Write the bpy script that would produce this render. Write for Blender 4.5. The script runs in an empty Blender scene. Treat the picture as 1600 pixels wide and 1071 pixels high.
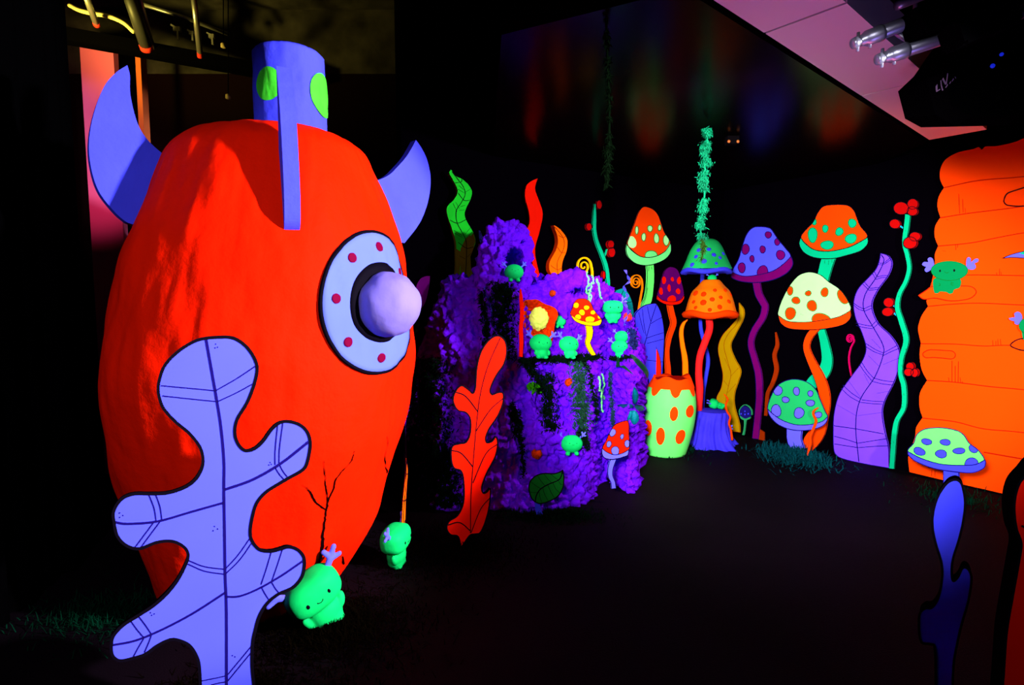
import bpy, bmesh, math, random
from mathutils import Vector, Matrix, noise
from mathutils.bvhtree import BVHTree
from mathutils.geometry import tessellate_polygon
random.seed(7)
C = bpy.context.scene.collection
SC = bpy.context.scene

# ------------------------------------------------------------------ camera
F = 860.0                                   # focal length in pixels of the 1600x1071 frame
PITCH = math.radians(4.6)
EYE = Vector((0, 0, 1.6))
cd = bpy.data.cameras.new('camera'); cam = bpy.data.objects.new('camera', cd); C.objects.link(cam)
cd.sensor_width = 36; cd.lens = F / 1600 * 36; cd.clip_start = 0.02
cam.location = EYE; cam.rotation_euler = (math.pi/2 - PITCH, 0, 0)
SC.camera = cam
# ------------------------------------------------------------------ world, exposure
w = bpy.data.worlds.new('world'); SC.world = w; w.use_nodes = True
w.node_tree.nodes['Background'].inputs[0].default_value = (0.25, 0.12, 0.6, 1)
w.node_tree.nodes['Background'].inputs[1].default_value = 0.004
SC.view_settings.view_transform = 'Standard'; SC.view_settings.look = 'None'
SC.view_settings.exposure = 0; SC.view_settings.gamma = 1; SC.view_settings.use_curve_mapping = False
SC.cycles.max_bounces = 6; SC.cycles.diffuse_bounces = 4; SC.cycles.glossy_bounces = 3
SC.cycles.sample_clamp_indirect = 4
# ------------------------------------------------------------------ lights (stage lamps outside the frame, and unseen lamps added to brighten things)
def spot(name, loc, aim, power, col, angle, blend=0.5, size=0.08):
    d = bpy.data.lights.new(name, 'SPOT'); d.energy = power; d.color = col
    d.spot_size = math.radians(angle); d.spot_blend = blend; d.shadow_soft_size = size
    o = bpy.data.objects.new(name, d); C.objects.link(o); o.location = loc
    o.rotation_euler = (Vector(aim) - Vector(loc)).to_track_quat('-Z', 'Y').to_euler()
    return o
def area(name, loc, aim, power, col, sx, sy):
    d = bpy.data.lights.new(name, 'AREA'); d.energy = power; d.color = col; d.shape = 'RECTANGLE'; d.size = sx; d.size_y = sy
    o = bpy.data.objects.new(name, d); C.objects.link(o); o.location = loc
    o.rotation_euler = (Vector(aim) - Vector(loc)).to_track_quat('-Z', 'Y').to_euler()
    return o
spot('spot_lamp_rocket', (2.97, 1.1, 2.3), (-1.35, 2.8, 1.5), 2800, (0.95, 0.93, 1.0), 44, 0.3)
spot('spot_lamp_left_fill', (-0.9, -0.6, 2.6), (-1.3, 2.7, 1.1), 190, (0.8, 0.85, 1.0), 60, 0.6)
spot('spot_lamp_grotto', (2.2, 4.0, 2.45), (0.95, 4.9, 1.0), 300, (1.0, 0.55, 0.72), 80, 0.9)
spot('spot_lamp_mural', (-0.3, 0.2, 2.0), (2.6, 5.6, 0.95), 2600, (0.95, 0.97, 1.0), 46, 0.5, 0.3)
spot('spot_lamp_trunk', (2.6, 0.4, 1.9), (3.75, 4.75, 1.3), 1000, (1.0, 0.95, 0.9), 40, 0.9)
spot('added_spot_magenta', (0.9, 2.6, 0.3), (1.6, 3.0, 2.8), 70, (1.0, 0.2, 0.42), 80, 1.0)  # added unseen lamp, tints the soffit in place of bounced light
spot('added_spot_right_fin', (0.6, 1.0, 2.9), (-0.75, 3.45, 2.25), 260, (0.8, 0.85, 1.0), 24, 0.6)  # unseen lamp added only to brighten the right fin
spot('added_spot_side', (2.5, 0.5, 1.7), (1.62, 1.72, 0.5), 22, (0.95, 0.95, 1.0), 50, 0.6)  # added unseen lamp that lifts the red leaf at the right edge
spot('added_spot_violet', (1.0, 1.3, 0.3), (1.5, 2.2, 2.8), 60, (0.4, 0.28, 1.0), 50, 1.0)  # unseen violet source, added so the truss tubes catch colour
spot('added_spot_low', (-0.6, 0.7, 1.3), (1.44, 1.9, 0.86), 28, (0.9, 0.9, 1.0), 11, 1.0)  # added unseen lamp, makes the bright patch on the dark blue leaf
spot('added_spot_red', (3.0, 3.5, 0.25), (3.15, 4.3, 2.8), 110, (1.0, 0.12, 0.0), 60, 1.0)  # unseen lamp added to redden the far end of the soffit
spot('added_spot_left_wall', (1.7, 2.7, 2.6), (0.1, 5.2, 2.45), 330, (0.9, 0.9, 1.0), 56, 0.5)  # extra unseen lamp, added to brighten the upper left wall cut-outs
spot('spot_lamp_yellow', (-3.3, 3.9, 3.1), (-2.8, 4.6, 4.3), 170, (1.0, 0.78, 0.12), 130, 1.0)
spot('spot_lamp_pink', (-3.2, 3.6, 2.2), (-3.7, 4.9, 2.8), 55, (1.0, 0.16, 0.32), 60, 0.8)

# ------------------------------------------------------------------ photo rays
CP, SP_ = math.cos(PITCH), math.sin(PITCH)
def ray(px, py):
    cx = (px - 800) / F; cy = -(py - 535.5) / F
    return Vector((cx, CP + cy*SP_, -SP_ + cy*CP))
def on_floor(px, py, z=0.0):
    d = ray(px, py); t = (z - EYE.z) / d.z
    return EYE + d*t
def at_y(px, py, Y):
    d = ray(px, py); return EYE + d*(Y/d.y)
def px_size(Y):                             # metres per photo pixel at forward distance Y
    return Y / F

# ------------------------------------------------------------------ materials
MATS = {}
def mat(name, col, rough=0.7, spec=0.02, bump=0.0, bscale=40, var=0.0, metal=0.0, vscale=6):
    if name in MATS: return MATS[name]
    m = bpy.data.materials.new(name); m.use_nodes = True
    nt = m.node_tree; b = nt.nodes['Principled BSDF']
    b.inputs['Base Color'].default_value = (*col, 1)
    b.inputs['Roughness'].default_value = rough
    b.inputs['Specular IOR Level'].default_value = spec
    b.inputs['Metallic'].default_value = metal
    if bump or var:
        tc = nt.nodes.new('ShaderNodeTexCoord')
    if bump:
        n = nt.nodes.new('ShaderNodeTexNoise'); n.inputs['Scale'].default_value = bscale; n.inputs['Detail'].default_value = 6
        bp = nt.nodes.new('ShaderNodeBump'); bp.inputs['Strength'].default_value = bump; bp.inputs['Distance'].default_value = 0.02
        nt.links.new(tc.outputs['Object'], n.inputs['Vector'])
        nt.links.new(n.outputs['Fac'], bp.inputs['Height']); nt.links.new(bp.outputs['Normal'], b.inputs['Normal'])
    if var:
        n2 = nt.nodes.new('ShaderNodeTexNoise'); n2.inputs['Scale'].default_value = vscale; n2.inputs['Detail'].default_value = 5
        cr = nt.nodes.new('ShaderNodeValToRGB')
        cr.color_ramp.elements[0].position = 0.3; cr.color_ramp.elements[1].position = 0.7
        cr.color_ramp.elements[0].color = (*[c*(1-var) for c in col], 1); cr.color_ramp.elements[1].color = (*col, 1)
        nt.links.new(tc.outputs['Object'], n2.inputs['Vector'])
        nt.links.new(n2.outputs['Fac'], cr.inputs['Fac']); nt.links.new(cr.outputs['Color'], b.inputs['Base Color'])
    MATS[name] = m; return m
INK = mat('black_ink', (0.002, 0.001, 0.004))
NAVY = mat('navy_ink', (0.006, 0.002, 0.09))
DRED = mat('dark_red_ink', (0.28, 0.0, 0.0))
BLACK = mat('matt_black', (0.0008, 0.0007, 0.001), 0.9, 0.0)
RED = mat('red_paint', (0.95, 0.006, 0.0), var=0.06)
ROCKET = mat('rocket_red_plaster', (0.95, 0.009, 0.0), 0.7, 0.02, bump=0.35, bscale=14, var=0.05, vscale=3)
DARKRED = mat('deep_red_paint', (0.4, 0.001, 0.001), var=0.1)
LAV = mat('lavender_blue_paint', (0.075, 0.08, 0.98), var=0.08, vscale=3)
FINBLUE = mat('fin_blue_plaster', (0.055, 0.06, 0.95), 0.7, 0.02, bump=0.25, bscale=18, var=0.12, vscale=5)
RINGBLUE = mat('ring_pale_blue', (0.095, 0.125, 0.9), var=0.08, vscale=4)
DOME = mat('dome_pale_lavender', (0.17, 0.125, 0.48), 0.7, 0.02, bump=0.3, bscale=10, var=0.08)
BLUE = mat('strong_blue_paint', (0.04, 0.045, 0.9), var=0.08)
SKYBLUE = mat('lavender_spot_paint', (0.115, 0.1, 0.95), var=0.06)
ORANGE = mat('orange_paint', (0.95, 0.13, 0.0), var=0.08)
TRUNK = mat('trunk_orange_paint', (0.98, 0.05, 0.0), var=0.06, vscale=2)
DORANGE = mat('deep_orange_paint', (0.95, 0.045, 0.0), var=0.06)
RUST = mat('rust_paint', (0.30, 0.02, 0.0), var=0.15)
MINT = mat('pale_mint_paint', (0.40, 0.9, 0.31), var=0.06)
LIME = mat('light_green_paint', (0.12, 0.88, 0.13), var=0.12)
PALEG = mat('pale_green_paint', (0.16, 0.85, 0.22), var=0.12)
GREEN = mat('green_paint', (0.012, 0.42, 0.11), var=0.1)
KELPG = mat('kelp_green_paint', (0.01, 0.62, 0.02), var=0.15)
TEAL = mat('teal_green_paint', (0.0, 0.44, 0.19), var=0.12)
TEALLEAF = mat('dark_teal_paint', (0.0, 0.22, 0.2), var=0.15)
LEAFG = mat('leaf_dark_green', (0.004, 0.14, 0.012), var=0.2)
OLIVE = mat('olive_brown_board', (0.12, 0.085, 0.002), 0.8, 0.05, var=0.3)
PURPLE = mat('purple_paint', (0.17, 0.046, 0.95), var=0.1)
MAGENTA = mat('magenta_paint', (0.16, 0.0, 0.115), var=0.15)
PLUM = mat('plum_paint', (0.11, 0.0, 0.12), var=0.15)
PINKLINE = mat('crimson_paint', (0.45, 0.0, 0.07))
OCHRE = mat('ochre_paint', (0.48, 0.25, 0.0), var=0.1)
YELLOW = mat('yellow_paint', (0.9, 0.42, 0.0), var=0.06)
CREATURE = mat('creature_green', (0.003, 0.6, 0.12), 0.6, 0.03, bump=0.1, bscale=8, var=0.1)
ANTLER = mat('antler_blue', (0.1, 0.1, 0.9), 0.6, 0.02)
FOAM = mat('purple_foam', (0.145, 0.005, 0.95), 0.8, 0.0, bump=0.9, bscale=38, var=0.4, vscale=9)
MOSSD = mat('dark_moss_and_shade', (0.0015, 0.007, 0.003), 0.8, 0.0, var=0.5)  # moss strands, and the blades that stand for shade on the mound
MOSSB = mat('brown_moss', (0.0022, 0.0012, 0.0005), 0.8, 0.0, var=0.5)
MOSSG = mat('green_moss', (0.0008, 0.022, 0.010), 0.8, 0.0, var=0.6)
MOSST = mat('teal_moss', (0.002, 0.06, 0.075), 0.8, 0.0, var=0.4)
HANGM = mat('hanging_moss_green', (0.0, 0.26, 0.1), 0.8, 0.1, var=0.5)
CHENILLE = mat('pale_green_chenille', (0.2, 0.85, 0.25), 0.8, 0.1)
STUMP = mat('stump_blue', (0.05, 0.035, 0.9), 0.8, 0.0, bump=0.4, bscale=20, var=0.3)
CORE = mat('yellow_sponge', (0.72, 0.9, 0.12), 0.8, 0.0, bump=0.6, bscale=25, var=0.15)
TIN = mat('galvanised_steel', (0.35, 0.34, 0.33), 0.35, 0.5, metal=0.8)
STEEL = mat('chrome_tube', (0.26, 0.25, 0.34), 0.36, 0.5, metal=0.7)
LETTER = mat('grey_lettering', (0.3, 0.16, 0.3), 0.6)

# ------------------------------------------------------------------ object helpers
def link(name, me, m, parent=None):
    o = bpy.data.objects.new(name, me); C.objects.link(o)
    for mm in (m if isinstance(m, (list, tuple)) else [m]):
        if mm is not None: me.materials.append(mm)
    if parent: o.parent = parent
    return o
def tag(o, label, cat, group=None, kind=None):
    o['label'] = label; o['category'] = cat
    if group: o['group'] = group
    if kind: o['kind'] = kind
    return o
def struct(o):
    o['kind'] = 'structure'; return o
def empty(name, loc, rz=0, label=None, cat=None, group=None):
    o = bpy.data.objects.new(name, None); C.objects.link(o); o.empty_display_size = 0.05
    o.location = loc; o.rotation_euler = (0, 0, rz)
    if label: tag(o, label, cat, group)
    return o
def new_mesh(bm, smooth=True, name='mesh'):
    me = bpy.data.meshes.new(name); bm.to_mesh(me); bm.free()
    if smooth:
        me.polygons.foreach_set('use_smooth', [True]*len(me.polygons))
    return me
def shift(me, loc):
    """Move the mesh so its object origin can sit at loc."""
    me.transform(Matrix.Translation(-Vector(loc)))
def obj_at(name, bm, m, loc, parent=None, smooth=True):
    """bm is in world coordinates; the object gets its origin at loc (world) or is a child of an unrotated empty at parent.location."""
    me = new_mesh(bm, smooth, name)
    base = (parent.parent or parent).location if parent else loc
    shift(me, base)
    o = link(name, me, m, parent)
    if not parent: o.location = loc
    return o

# ------------------------------------------------------------------ curves on the page
def smooth_closed(pts, n=6):
    out = []; N = len(pts)
    def P(i): return Vector(pts[i % N][:2])
    def T(i):
        if len(pts[i % N]) > 2: return None
        return (P(i+1) - P(i-1)) * 0.5
    for i in range(N):
        a, b = P(i), P(i+1); ta, tb = T(i), T(i+1)
        L = (b-a).length
        ta = (b-a)*0.6 if ta is None else ta; tb = (b-a)*0.6 if tb is None else tb
        if ta.length > 1.2*L: ta = ta.normalized()*1.2*L
        if tb.length > 1.2*L: tb = tb.normalized()*1.2*L
        for k in range(n):
            t = k/n; t2, t3 = t*t, t*t*t
            out.append(a*(2*t3-3*t2+1) + ta*(t3-2*t2+t) + b*(-2*t3+3*t2) + tb*(t3-t2))
    return out
def smooth_open(pts, n=6):
    """Catmull-Rom through points of any dimension."""
    pts = [Vector(p) for p in pts]
    if len(pts) < 3: 
        return [pts[0].lerp(pts[-1], k/n) for k in range(n+1)]
    out = []
    for i in range(len(pts)-1):
        a, b = pts[i], pts[i+1]
        ta = (pts[i+1]-pts[i-1])*0.5 if i > 0 else (b-a)
        tb = (pts[i+2]-pts[i])*0.5 if i+2 < len(pts) else (b-a)
        for k in range(n):
            t = k/n; t2, t3 = t*t, t*t*t
            out.append(a*(2*t3-3*t2+1) + ta*(t3-2*t2+t) + b*(-2*t3+3*t2) + tb*(t3-t2))
    out.append(pts[-1]); return out
def ribbon_outline(pts, widths, n=6):
    """Outline polygon of a strip along pts with half-widths."""
    c = smooth_open([(p[0], p[1], w_) for p, w_ in zip(pts, widths)], n)
    L, R = [], []
    for i, p in enumerate(c):
        a = c[max(i-1, 0)]; b = c[min(i+1, len(c)-1)]
        t = Vector((b.x-a.x, b.y-a.y)); t.normalize(); nrm = Vector((-t.y, t.x))
        L.append(Vector((p.x, p.y)) + nrm*p.z); R.append(Vector((p.x, p.y)) - nrm*p.z)
    return L + R[::-1]
def inside(p, poly):
    r = False; j = len(poly)-1
    for i in range(len(poly)):
        a, b = poly[i], poly[j]
        if (a.y > p.y) != (b.y > p.y) and p.x < (b.x-a.x)*(p.y-a.y)/(b.y-a.y)+a.x: r = not r
        j = i
    return r
def nearest(p, poly):
    best = None; bd = 1e9
    for i in range(len(poly)):
        a, b = poly[i], poly[(i+1) % len(poly)]
        ab = b-a; L2 = ab.length_squared
        t = 0 if L2 == 0 else max(0, min(1, (p-a).dot(ab)/L2))
        q = a+ab*t; d = (q-p).length_squared
        if d < bd: bd = d; best = q
    return best
def blob(cx, cy, rx, ry, rot=0, n=22, wob=0.06):
    ph = random.random()*6; out = []
    for k in range(n):
        a = 2*math.pi*k/n; r = 1+wob*math.sin(2*a+ph)+wob*0.6*math.sin(3*a+2*ph)
        x, y = rx*r*math.cos(a), ry*r*math.sin(a)
        out.append(Vector((cx+x*math.cos(rot)-y*math.sin(rot), cy+x*math.sin(rot)+y*math.cos(rot))))
    return out

class Board:
    """A vertical board facing a direction; page outlines are laid on it at its own distance and given thickness."""
    def __init__(s, O, n):
        s.O = Vector((O[0], O[1], 0)); s.n = Vector((n[0], n[1], 0)).normalized()
        s.x = Vector((-s.n.y, s.n.x, 0)); s.rz = math.atan2(s.x.y, s.x.x); s.base = None
    def hit(s, px, py, off=0.0):
        d = ray(px, py); t = (s.O + s.n*off - EYE).dot(s.n) / d.dot(s.n)
        return EYE + d*t
    def set_base(s, px, py=None, z=0.0):
        h = s.hit(px, py if py is not None else 600)
        b = s.O + s.x*((h - s.O).dot(s.x)); s.base = Vector((b.x, b.y, h.z if py is not None else z)); return s
    def loc(s, px, py, off):
        h = s.hit(px, py, off); v = h - s.base
        return Vector((v.dot(s.x), -off, v.z))
def root(name, bd, label, cat, group=None):
    return empty(name, bd.base, bd.rz, label, cat, group)
def panel(name, bd, outline, m, y0, y1, parent=None, edge=None, spots=(), lines=(), border=0, border_mat=None, overlays=(), base=None):
    """One part: extruded outline with the painted marks on its face (same mesh)."""
    if bd.base is None or base: bd.set_base(*(base if base else (sum(p[0] for p in outline)/len(outline), max(p[1] for p in outline))))
    mats = [m, edge or m]; V = []; Fc = []; MI = []
    def mi(mm):
        if mm not in mats: mats.append(mm)
        return mats.index(mm)
    def add_poly(pts, off, idx):
        vs = [bd.loc(p[0], p[1], off) for p in pts]; b = len(V); V.extend(vs)
        for t in tessellate_polygon([[Vector((v.x, v.z, 0)) for v in vs]]):
            a = [b+i for i in t]
            nn = (V[a[1]]-V[a[0]]).cross(V[a[2]]-V[a[0]])
            if nn.y > 0: a = a[::-1]
            Fc.append(a); MI.append(idx)
        return b, len(vs)
    pts = [Vector(p[:2]) for p in outline]
    b, n = add_poly(pts, y1, 0)
    back = len(V)
    for i in range(n): V.append(Vector((V[b+i].x, -y0, V[b+i].z)))
    area2 = sum(V[b+i].x*V[b+(i+1) % n].z - V[b+(i+1) % n].x*V[b+i].z for i in range(n))
    for i in range(n):
        j = (i+1) % n
        q = [b+i, b+j, back+j, back+i]
        if area2 > 0: q = q[::-1]
        Fc.append(q); MI.append(1)
    for t in tessellate_polygon([[Vector((V[back+i].x, V[back+i].z, 0)) for i in range(n)]]):
        a = [back+i for i in t]
        if (V[a[1]]-V[a[0]]).cross(V[a[2]]-V[a[0]]).y < 0: a = a[::-1]
        Fc.append(a); MI.append(1)
    def add_ribbon(line, w_, off, idx, closed=False):
        N = len(line); L = []
        for i, p in enumerate(line):
            a = line[(i-1) % N] if closed else line[max(i-1, 0)]; c = line[(i+1) % N] if closed else line[min(i+1, N-1)]
            t = Vector((c[0]-a[0], c[1]-a[1]))
            t = t.normalized() if t.length > 1e-6 else Vector((1, 0))
            nr = Vector((-t.y, t.x))*w_*0.5
            L.append((len(V), len(V)+1))
            V.append(bd.loc(p[0]+nr.x, p[1]+nr.y, off)); V.append(bd.loc(p[0]-nr.x, p[1]-nr.y, off))
        for i in range(N if closed else N-1):
            a, c = L[i], L[(i+1) % N]; q = [a[0], a[1], c[1], c[0]]
            if (V[q[1]]-V[q[0]]).cross(V[q[2]]-V[q[0]]).y > 0: q = q[::-1]
            Fc.append(q); MI.append(idx)
    for ol, mm in overlays: add_poly([Vector(p[:2]) for p in ol], y1+0.0008, mi(mm))
    for sp in spots:
        cx, cy, rx, ry, sm = sp[:5]; ink = sp[5] if len(sp) > 5 else None
        bl = [p if inside(p, pts) else nearest(p, pts) for p in blob(cx, cy, rx, ry, sp[6] if len(sp) > 6 else 0)]
        add_poly(bl, y1+0.0012, mi(sm))
        if ink: add_ribbon(bl, 1.1, y1+0.0018, mi(ink), True)
    for ln in lines:
        w_, mm, lp = ln[0], ln[1], ln[2:]
        add_ribbon(smooth_open([Vector(p) for p in lp], 5), w_, y1+0.0022, mi(mm))
    if border: add_ribbon(pts, border, y1+0.0026, mi(border_mat or INK), True)
    me = bpy.data.meshes.new(name); me.from_pydata(V, [], Fc)
    o = link(name, me, mats, parent)
    me.polygons.foreach_set('material_index', MI); me.update()
    if parent is None: o.location = bd.base; o.rotation_euler = (0, 0, bd.rz)
    return o

# ------------------------------------------------------------------ solids
def bm_box(bm, c, s, rot=None):
    r = bmesh.ops.create_cube(bm, size=1)
    M = Matrix.Translation(Vector(c)) @ (rot.to_4x4() if rot else Matrix.Identity(4)) @ Matrix.Diagonal((*s, 1))
    bmesh.ops.transform(bm, matrix=M, verts=r['verts']); return r['verts']
def bm_ell(bm, c, r, seg=20, ring=12, rot=None):
    s = bmesh.ops.create_uvsphere(bm, u_segments=seg, v_segments=ring, radius=1)
    M = Matrix.Translation(Vector(c)) @ (rot.to_4x4() if rot else Matrix.Identity(4)) @ Matrix.Diagonal((*r, 1))
    bmesh.ops.transform(bm, matrix=M, verts=s['verts']); return s['verts']
def bm_tube(bm, pts, radii, seg=10, cap=True):
    pts = [Vector(p) for p in pts]
    if not isinstance(radii, (list, tuple)): radii = [radii]*len(pts)
    rings = []; up = Vector((0.13, 0.21, 1)).normalized()
    for i, p in enumerate(pts):
        t = (pts[min(i+1, len(pts)-1)] - pts[max(i-1, 0)]).normalized()
        a = t.cross(up)
        if a.length < 0.05: a = t.cross(Vector((1, 0, 0)))
        a.normalize(); b = a.cross(t).normalized()
        rings.append([bm.verts.new(p + (a*math.cos(2*math.pi*k/seg) + b*math.sin(2*math.pi*k/seg))*radii[i]) for k in range(seg)])
    for r1, r2 in zip(rings, rings[1:]):
        for k in range(seg): bm.faces.new((r1[k], r1[(k+1) % seg], r2[(k+1) % seg], r2[k]))
    if cap:
        bm.faces.new(rings[0][::-1]); bm.faces.new(rings[-1])
    return rings
def smooth3(pts, rad, n=6):
    c = smooth_open([(p[0], p[1], p[2], r) for p, r in zip(pts, rad)] if True else pts, n)
    return [Vector(v[:3]) for v in c], [v[3] for v in c]
def lathe(bm, prof, c, seg=40, squash=None, close_top=True, close_bot=True, mod=None):
    rings = []
    for r, z in prof:
        ring = []
        for k in range(seg):
            a = 2*math.pi*k/seg; rr = r if mod is None else mod(r, z, a)
            zz = z
            if isinstance(rr, tuple): rr, zz = rr
            ring.append(bm.verts.new((c[0]+rr*math.cos(a), c[1]+rr*math.sin(a), c[2]+zz)))
        rings.append(ring)
    for r1, r2 in zip(rings, rings[1:]):
        for k in range(seg): bm.faces.new((r1[k], r1[(k+1) % seg], r2[(k+1) % seg], r2[k]))
    if close_bot: bm.faces.new(rings[0][::-1])
    if close_top: bm.faces.new(rings[-1])
    return rings
def remeshed(bm, voxel, name):
    me = bpy.data.meshes.new(name+'_raw'); bm.to_mesh(me); bm.free()
    o = bpy.data.objects.new(name+'_raw', me); C.objects.link(o)
    md = o.modifiers.new('r', 'REMESH'); md.mode = 'VOXEL'; md.voxel_size = voxel
    sm = o.modifiers.new('s', 'SMOOTH'); sm.iterations = 6; sm.factor = 0.5
    dg = bpy.context.evaluated_depsgraph_get(); dg.update()
    out = bpy.data.meshes.new_from_object(o.evaluated_get(dg)); out.name = name
    bpy.data.objects.remove(o); bpy.data.meshes.remove(me)
    out.polygons.foreach_set('use_smooth', [True]*len(out.polygons)); out.materials.clear()
    return out
# ================================================================== the room
LW0 = Vector((2.5, 6.6)); LWD = Vector((-.86, -.51)); LWD.normalize(); LWN = Vector((.51, -.86)); LWN.normalize()
RWD = Vector((.582, -.813)); RWN = Vector((-.813, -.582))
CEIL = 2.86
def wall_mat(): return mat('wall_black_paint', (0.0007, 0.0003, 0.0012), 0.7, 0.0)
WALLM = wall_mat()
FLOORM = mat('floor_dark_carpet', (0.0035, 0.0012, 0.0035), 0.75, 0.03, bump=0.25, bscale=140, var=0.4, vscale=2)
CEILM = mat('ceiling_satin_black', (0.0012, 0.0003, 0.0006), 0.2, 0.014)
SOFFM = mat('soffit_white_board', (0.55, 0.5, 0.52), 0.6, 0.1)
def slab(name, pts, z0, z1, m):
    bm = bmesh.new()
    lo = [bm.verts.new((p[0], p[1], z0)) for p in pts]; hi = [bm.verts.new((p[0], p[1], z1)) for p in pts]
    bm.faces.new(lo[::-1]); bm.faces.new(hi)
    for i in range(len(pts)):
        j = (i+1) % len(pts); bm.faces.new((lo[i], lo[j], hi[j], hi[i]))
    bmesh.ops.recalc_face_normals(bm, faces=bm.faces)
    return struct(obj_at(name, bm, m, (pts[0][0], pts[0][1], z0), smooth=False))
def wall_strip(name, a, b, n, z0, z1, m, t=0.12):
    a, b = Vector(a), Vector(b); n = Vector(n)
    return slab(name, [a, b, b-n*t, a-n*t], z0, z1, m)
corner = LW0
lw_end = LW0 + LWD*3.95
rw_end = LW0 + RWD*6.6
slab('floor', [(-4.8, -2.5), (6.6, -2.5), (6.6, 8.2), (-4.8, 8.2)], -0.1, 0.0, FLOORM)
wall_strip('wall_left', corner, lw_end, LWN, 0, 4.3, WALLM)
wall_strip('wall_right', corner, rw_end, RWN, 0, 4.3, WALLM)
wall_strip('trim_5', (-4.8, 5.4), (lw_end.x, 5.4), (0, -1), 3.72, 4.3, mat('upper_ceiling_concrete', (0.05, 0.045, 0.04), 0.9, 0.0, bump=0.6, bscale=5, var=0.7, vscale=4))
wall_strip('wall_back', (-4.8, 5.4), (lw_end.x, 5.4), (0, -1), 0, 3.72, mat('back_wall_brown', (0.004, 0.0008, 0.001)))
# dropped black ceiling over the murals, its right edge along the white soffit
s0, s1 = Vector((.70, 2.36)), Vector((3.36, 4.58)); sd = (s1-s0).normalized()
slab('ceiling', [(-0.05, 2.75), s0, s1, corner+RWD*1.62, corner + Vector((0.02, 0.03)), LW0+LWD*3.1], CEIL, CEIL+.12, CEILM)
slab('ceiling_upper', [(-4.8, -2.5), (6.6, -2.5), (6.6, 8.2), (-4.8, 8.2)], 4.3, 4.4, mat('upper_ceiling_concrete', (0.05, 0.045, 0.04), 0.9, 0.05, bump=0.6, bscale=5, var=0.7, vscale=4))
# soffit of pale boards
sn = Vector((sd.y, -sd.x)); a0 = s0 - sd*1.4
cuts = [0.0, 0.0]
p_at = lambda px, py: (lambda h: Vector((h.x, h.y)))(EYE + ray(px, py)*((2.80-EYE.z)/ray(px, py).z))
j1 = (p_at(1195, 52)-s0).dot(sd); j2 = (p_at(1345, 150)-s0).dot(sd); jE = (p_at(1445, 220)-s0).dot(sd)
off0 = (p_at(1300, 110)-s0).dot(sn)
off = (p_at(1195, 52)-s0).dot(sn)
SW = .335
for i, (u0, u1) in enumerate([(-1.4, j1-.008), (j1+.008, j2-.006), (j2+.006, jE)]):
    A = s0 + sn*off
    slab('trim_%d' % (i+1), [A+sd*u0, A+sd*u1, A+sd*u1+sn*SW, A+sd*u0+sn*SW], 2.80, 2.98, SOFFM)
# black drape at the far left
def drape():
    bm = bmesh.new(); a, b = Vector((-2.68, 3.45)), Vector((-2.0, 0.2)); N = 120; rows = []
    d = (b-a); nrm = Vector((d.y, -d.x)).normalized()
    for z in (0.02, 2.0, 4.2):
        rows.append([bm.verts.new((*(a+d*(i/N)+nrm*(0.035*math.sin(i*0.9)+0.02*math.sin(i*0.37))), z)) for i in range(N+1)])
    for r1, r2 in zip(rows, rows[1:]):
        for i in range(N): bm.faces.new((r1[i], r1[i+1], r2[i+1], r2[i]))
    back = bmesh.ops.solidify(bm, geom=bm.faces[:], thickness=0.012)
    return tag(obj_at('black_curtain', bm, BLACK, (-2.4, 2.0, 0)), 'black cloth curtain hanging along the far left edge of the room', 'curtain')
drape()
# dark doorway zone behind the rocket: beam, pink lit panel, orange post
def bar_between(name, pxa, Ya, pxb, Yb, h, t, m):
    A, B = at_y(*pxa, Ya), at_y(*pxb, Yb); d = B-A; bm = bmesh.new()
    rot = d.to_track_quat('X', 'Z').to_matrix()
    bm_box(bm, (A+B)/2, (d.length, t, h), rot); return obj_at(name, bm, m, (A+B)/2, smooth=False)
struct(bar_between('trim_4', (60, 48), 4.5, (470, 122), 5.2, 0.10, 0.12, BLACK))
def upright(name, px0, px1, y0, y1, Y, m, t=0.06):
    A, B = at_y(px0, y0, Y), at_y(px1, y0, Y); B.z = at_y(px1, y1, Y).z; bm = bmesh.new()
    bm_box(bm, ((A.x+B.x)/2, Y+t/2, (A.z+B.z)/2), (abs(B.x-A.x), t, abs(A.z-B.z))); return obj_at(name, bm, m, (A.x, Y, min(A.z, B.z)), smooth=False)
tag(upright('wall_panel', 124, 176, 66, 747, 4.9, mat('pink_wall_panel', (0.7, 0.12, 0.3), 0.6)), 'pink lit upright panel behind the left fin of the rocket', 'panel')
tag(upright('door_post', 211, 219, 86, 747, 4.9, mat('orange_brown_post', (0.5, 0.1, 0.03), 0.6), 0.08), 'narrow orange-brown upright post beside the pink panel', 'post')

# ================================================================== crashed rocket
RY = 3.0
ROWS = [(240, 256, 586), (280, 238, 602), (310, 226, 611), (360, 203, 625), (420, 181, 634), (500, 169, 640), (600, 162, 640), (680, 169, 635), (740, 178, 624), (800, 197, 606), (860, 221, 585), (930, 244, 541), (965, 262, 512)]
def fit(py, l, r):
    dl, dr = ray(l, py), ray(r, py); al, ar = math.atan2(dl.x, dl.y), math.atan2(dr.x, dr.y)
    m = (al+ar)/2; h = (ar-al)/2; D = RY/math.cos(m); R = D*math.sin(h)
    dm = Vector((math.sin(m), math.cos(m)))*D; tl = D*math.cos(h)
    d = ray((l+r)/2, py); hd = math.hypot(dl.x, dl.y); z = 1.6 + dl.z/hd*tl
    return z, dm.x, R
RP = sorted(fit(*r) for r in ROWS)
zt, xt, rt = RP[-1]
RP += [(zt+.07, xt+.015, rt*.90), (zt+.125, xt+.02, rt*.74), (zt+.16, xt+.02, rt*.5), (zt+.175, xt+.02, rt*.22)]
z0_, x0_, r0_ = RP[0]
RP = [(min(-0.05, z0_-.05), x0_-.02, r0_*.9)] + RP
RP_S = smooth_open(RP, 6)
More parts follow.
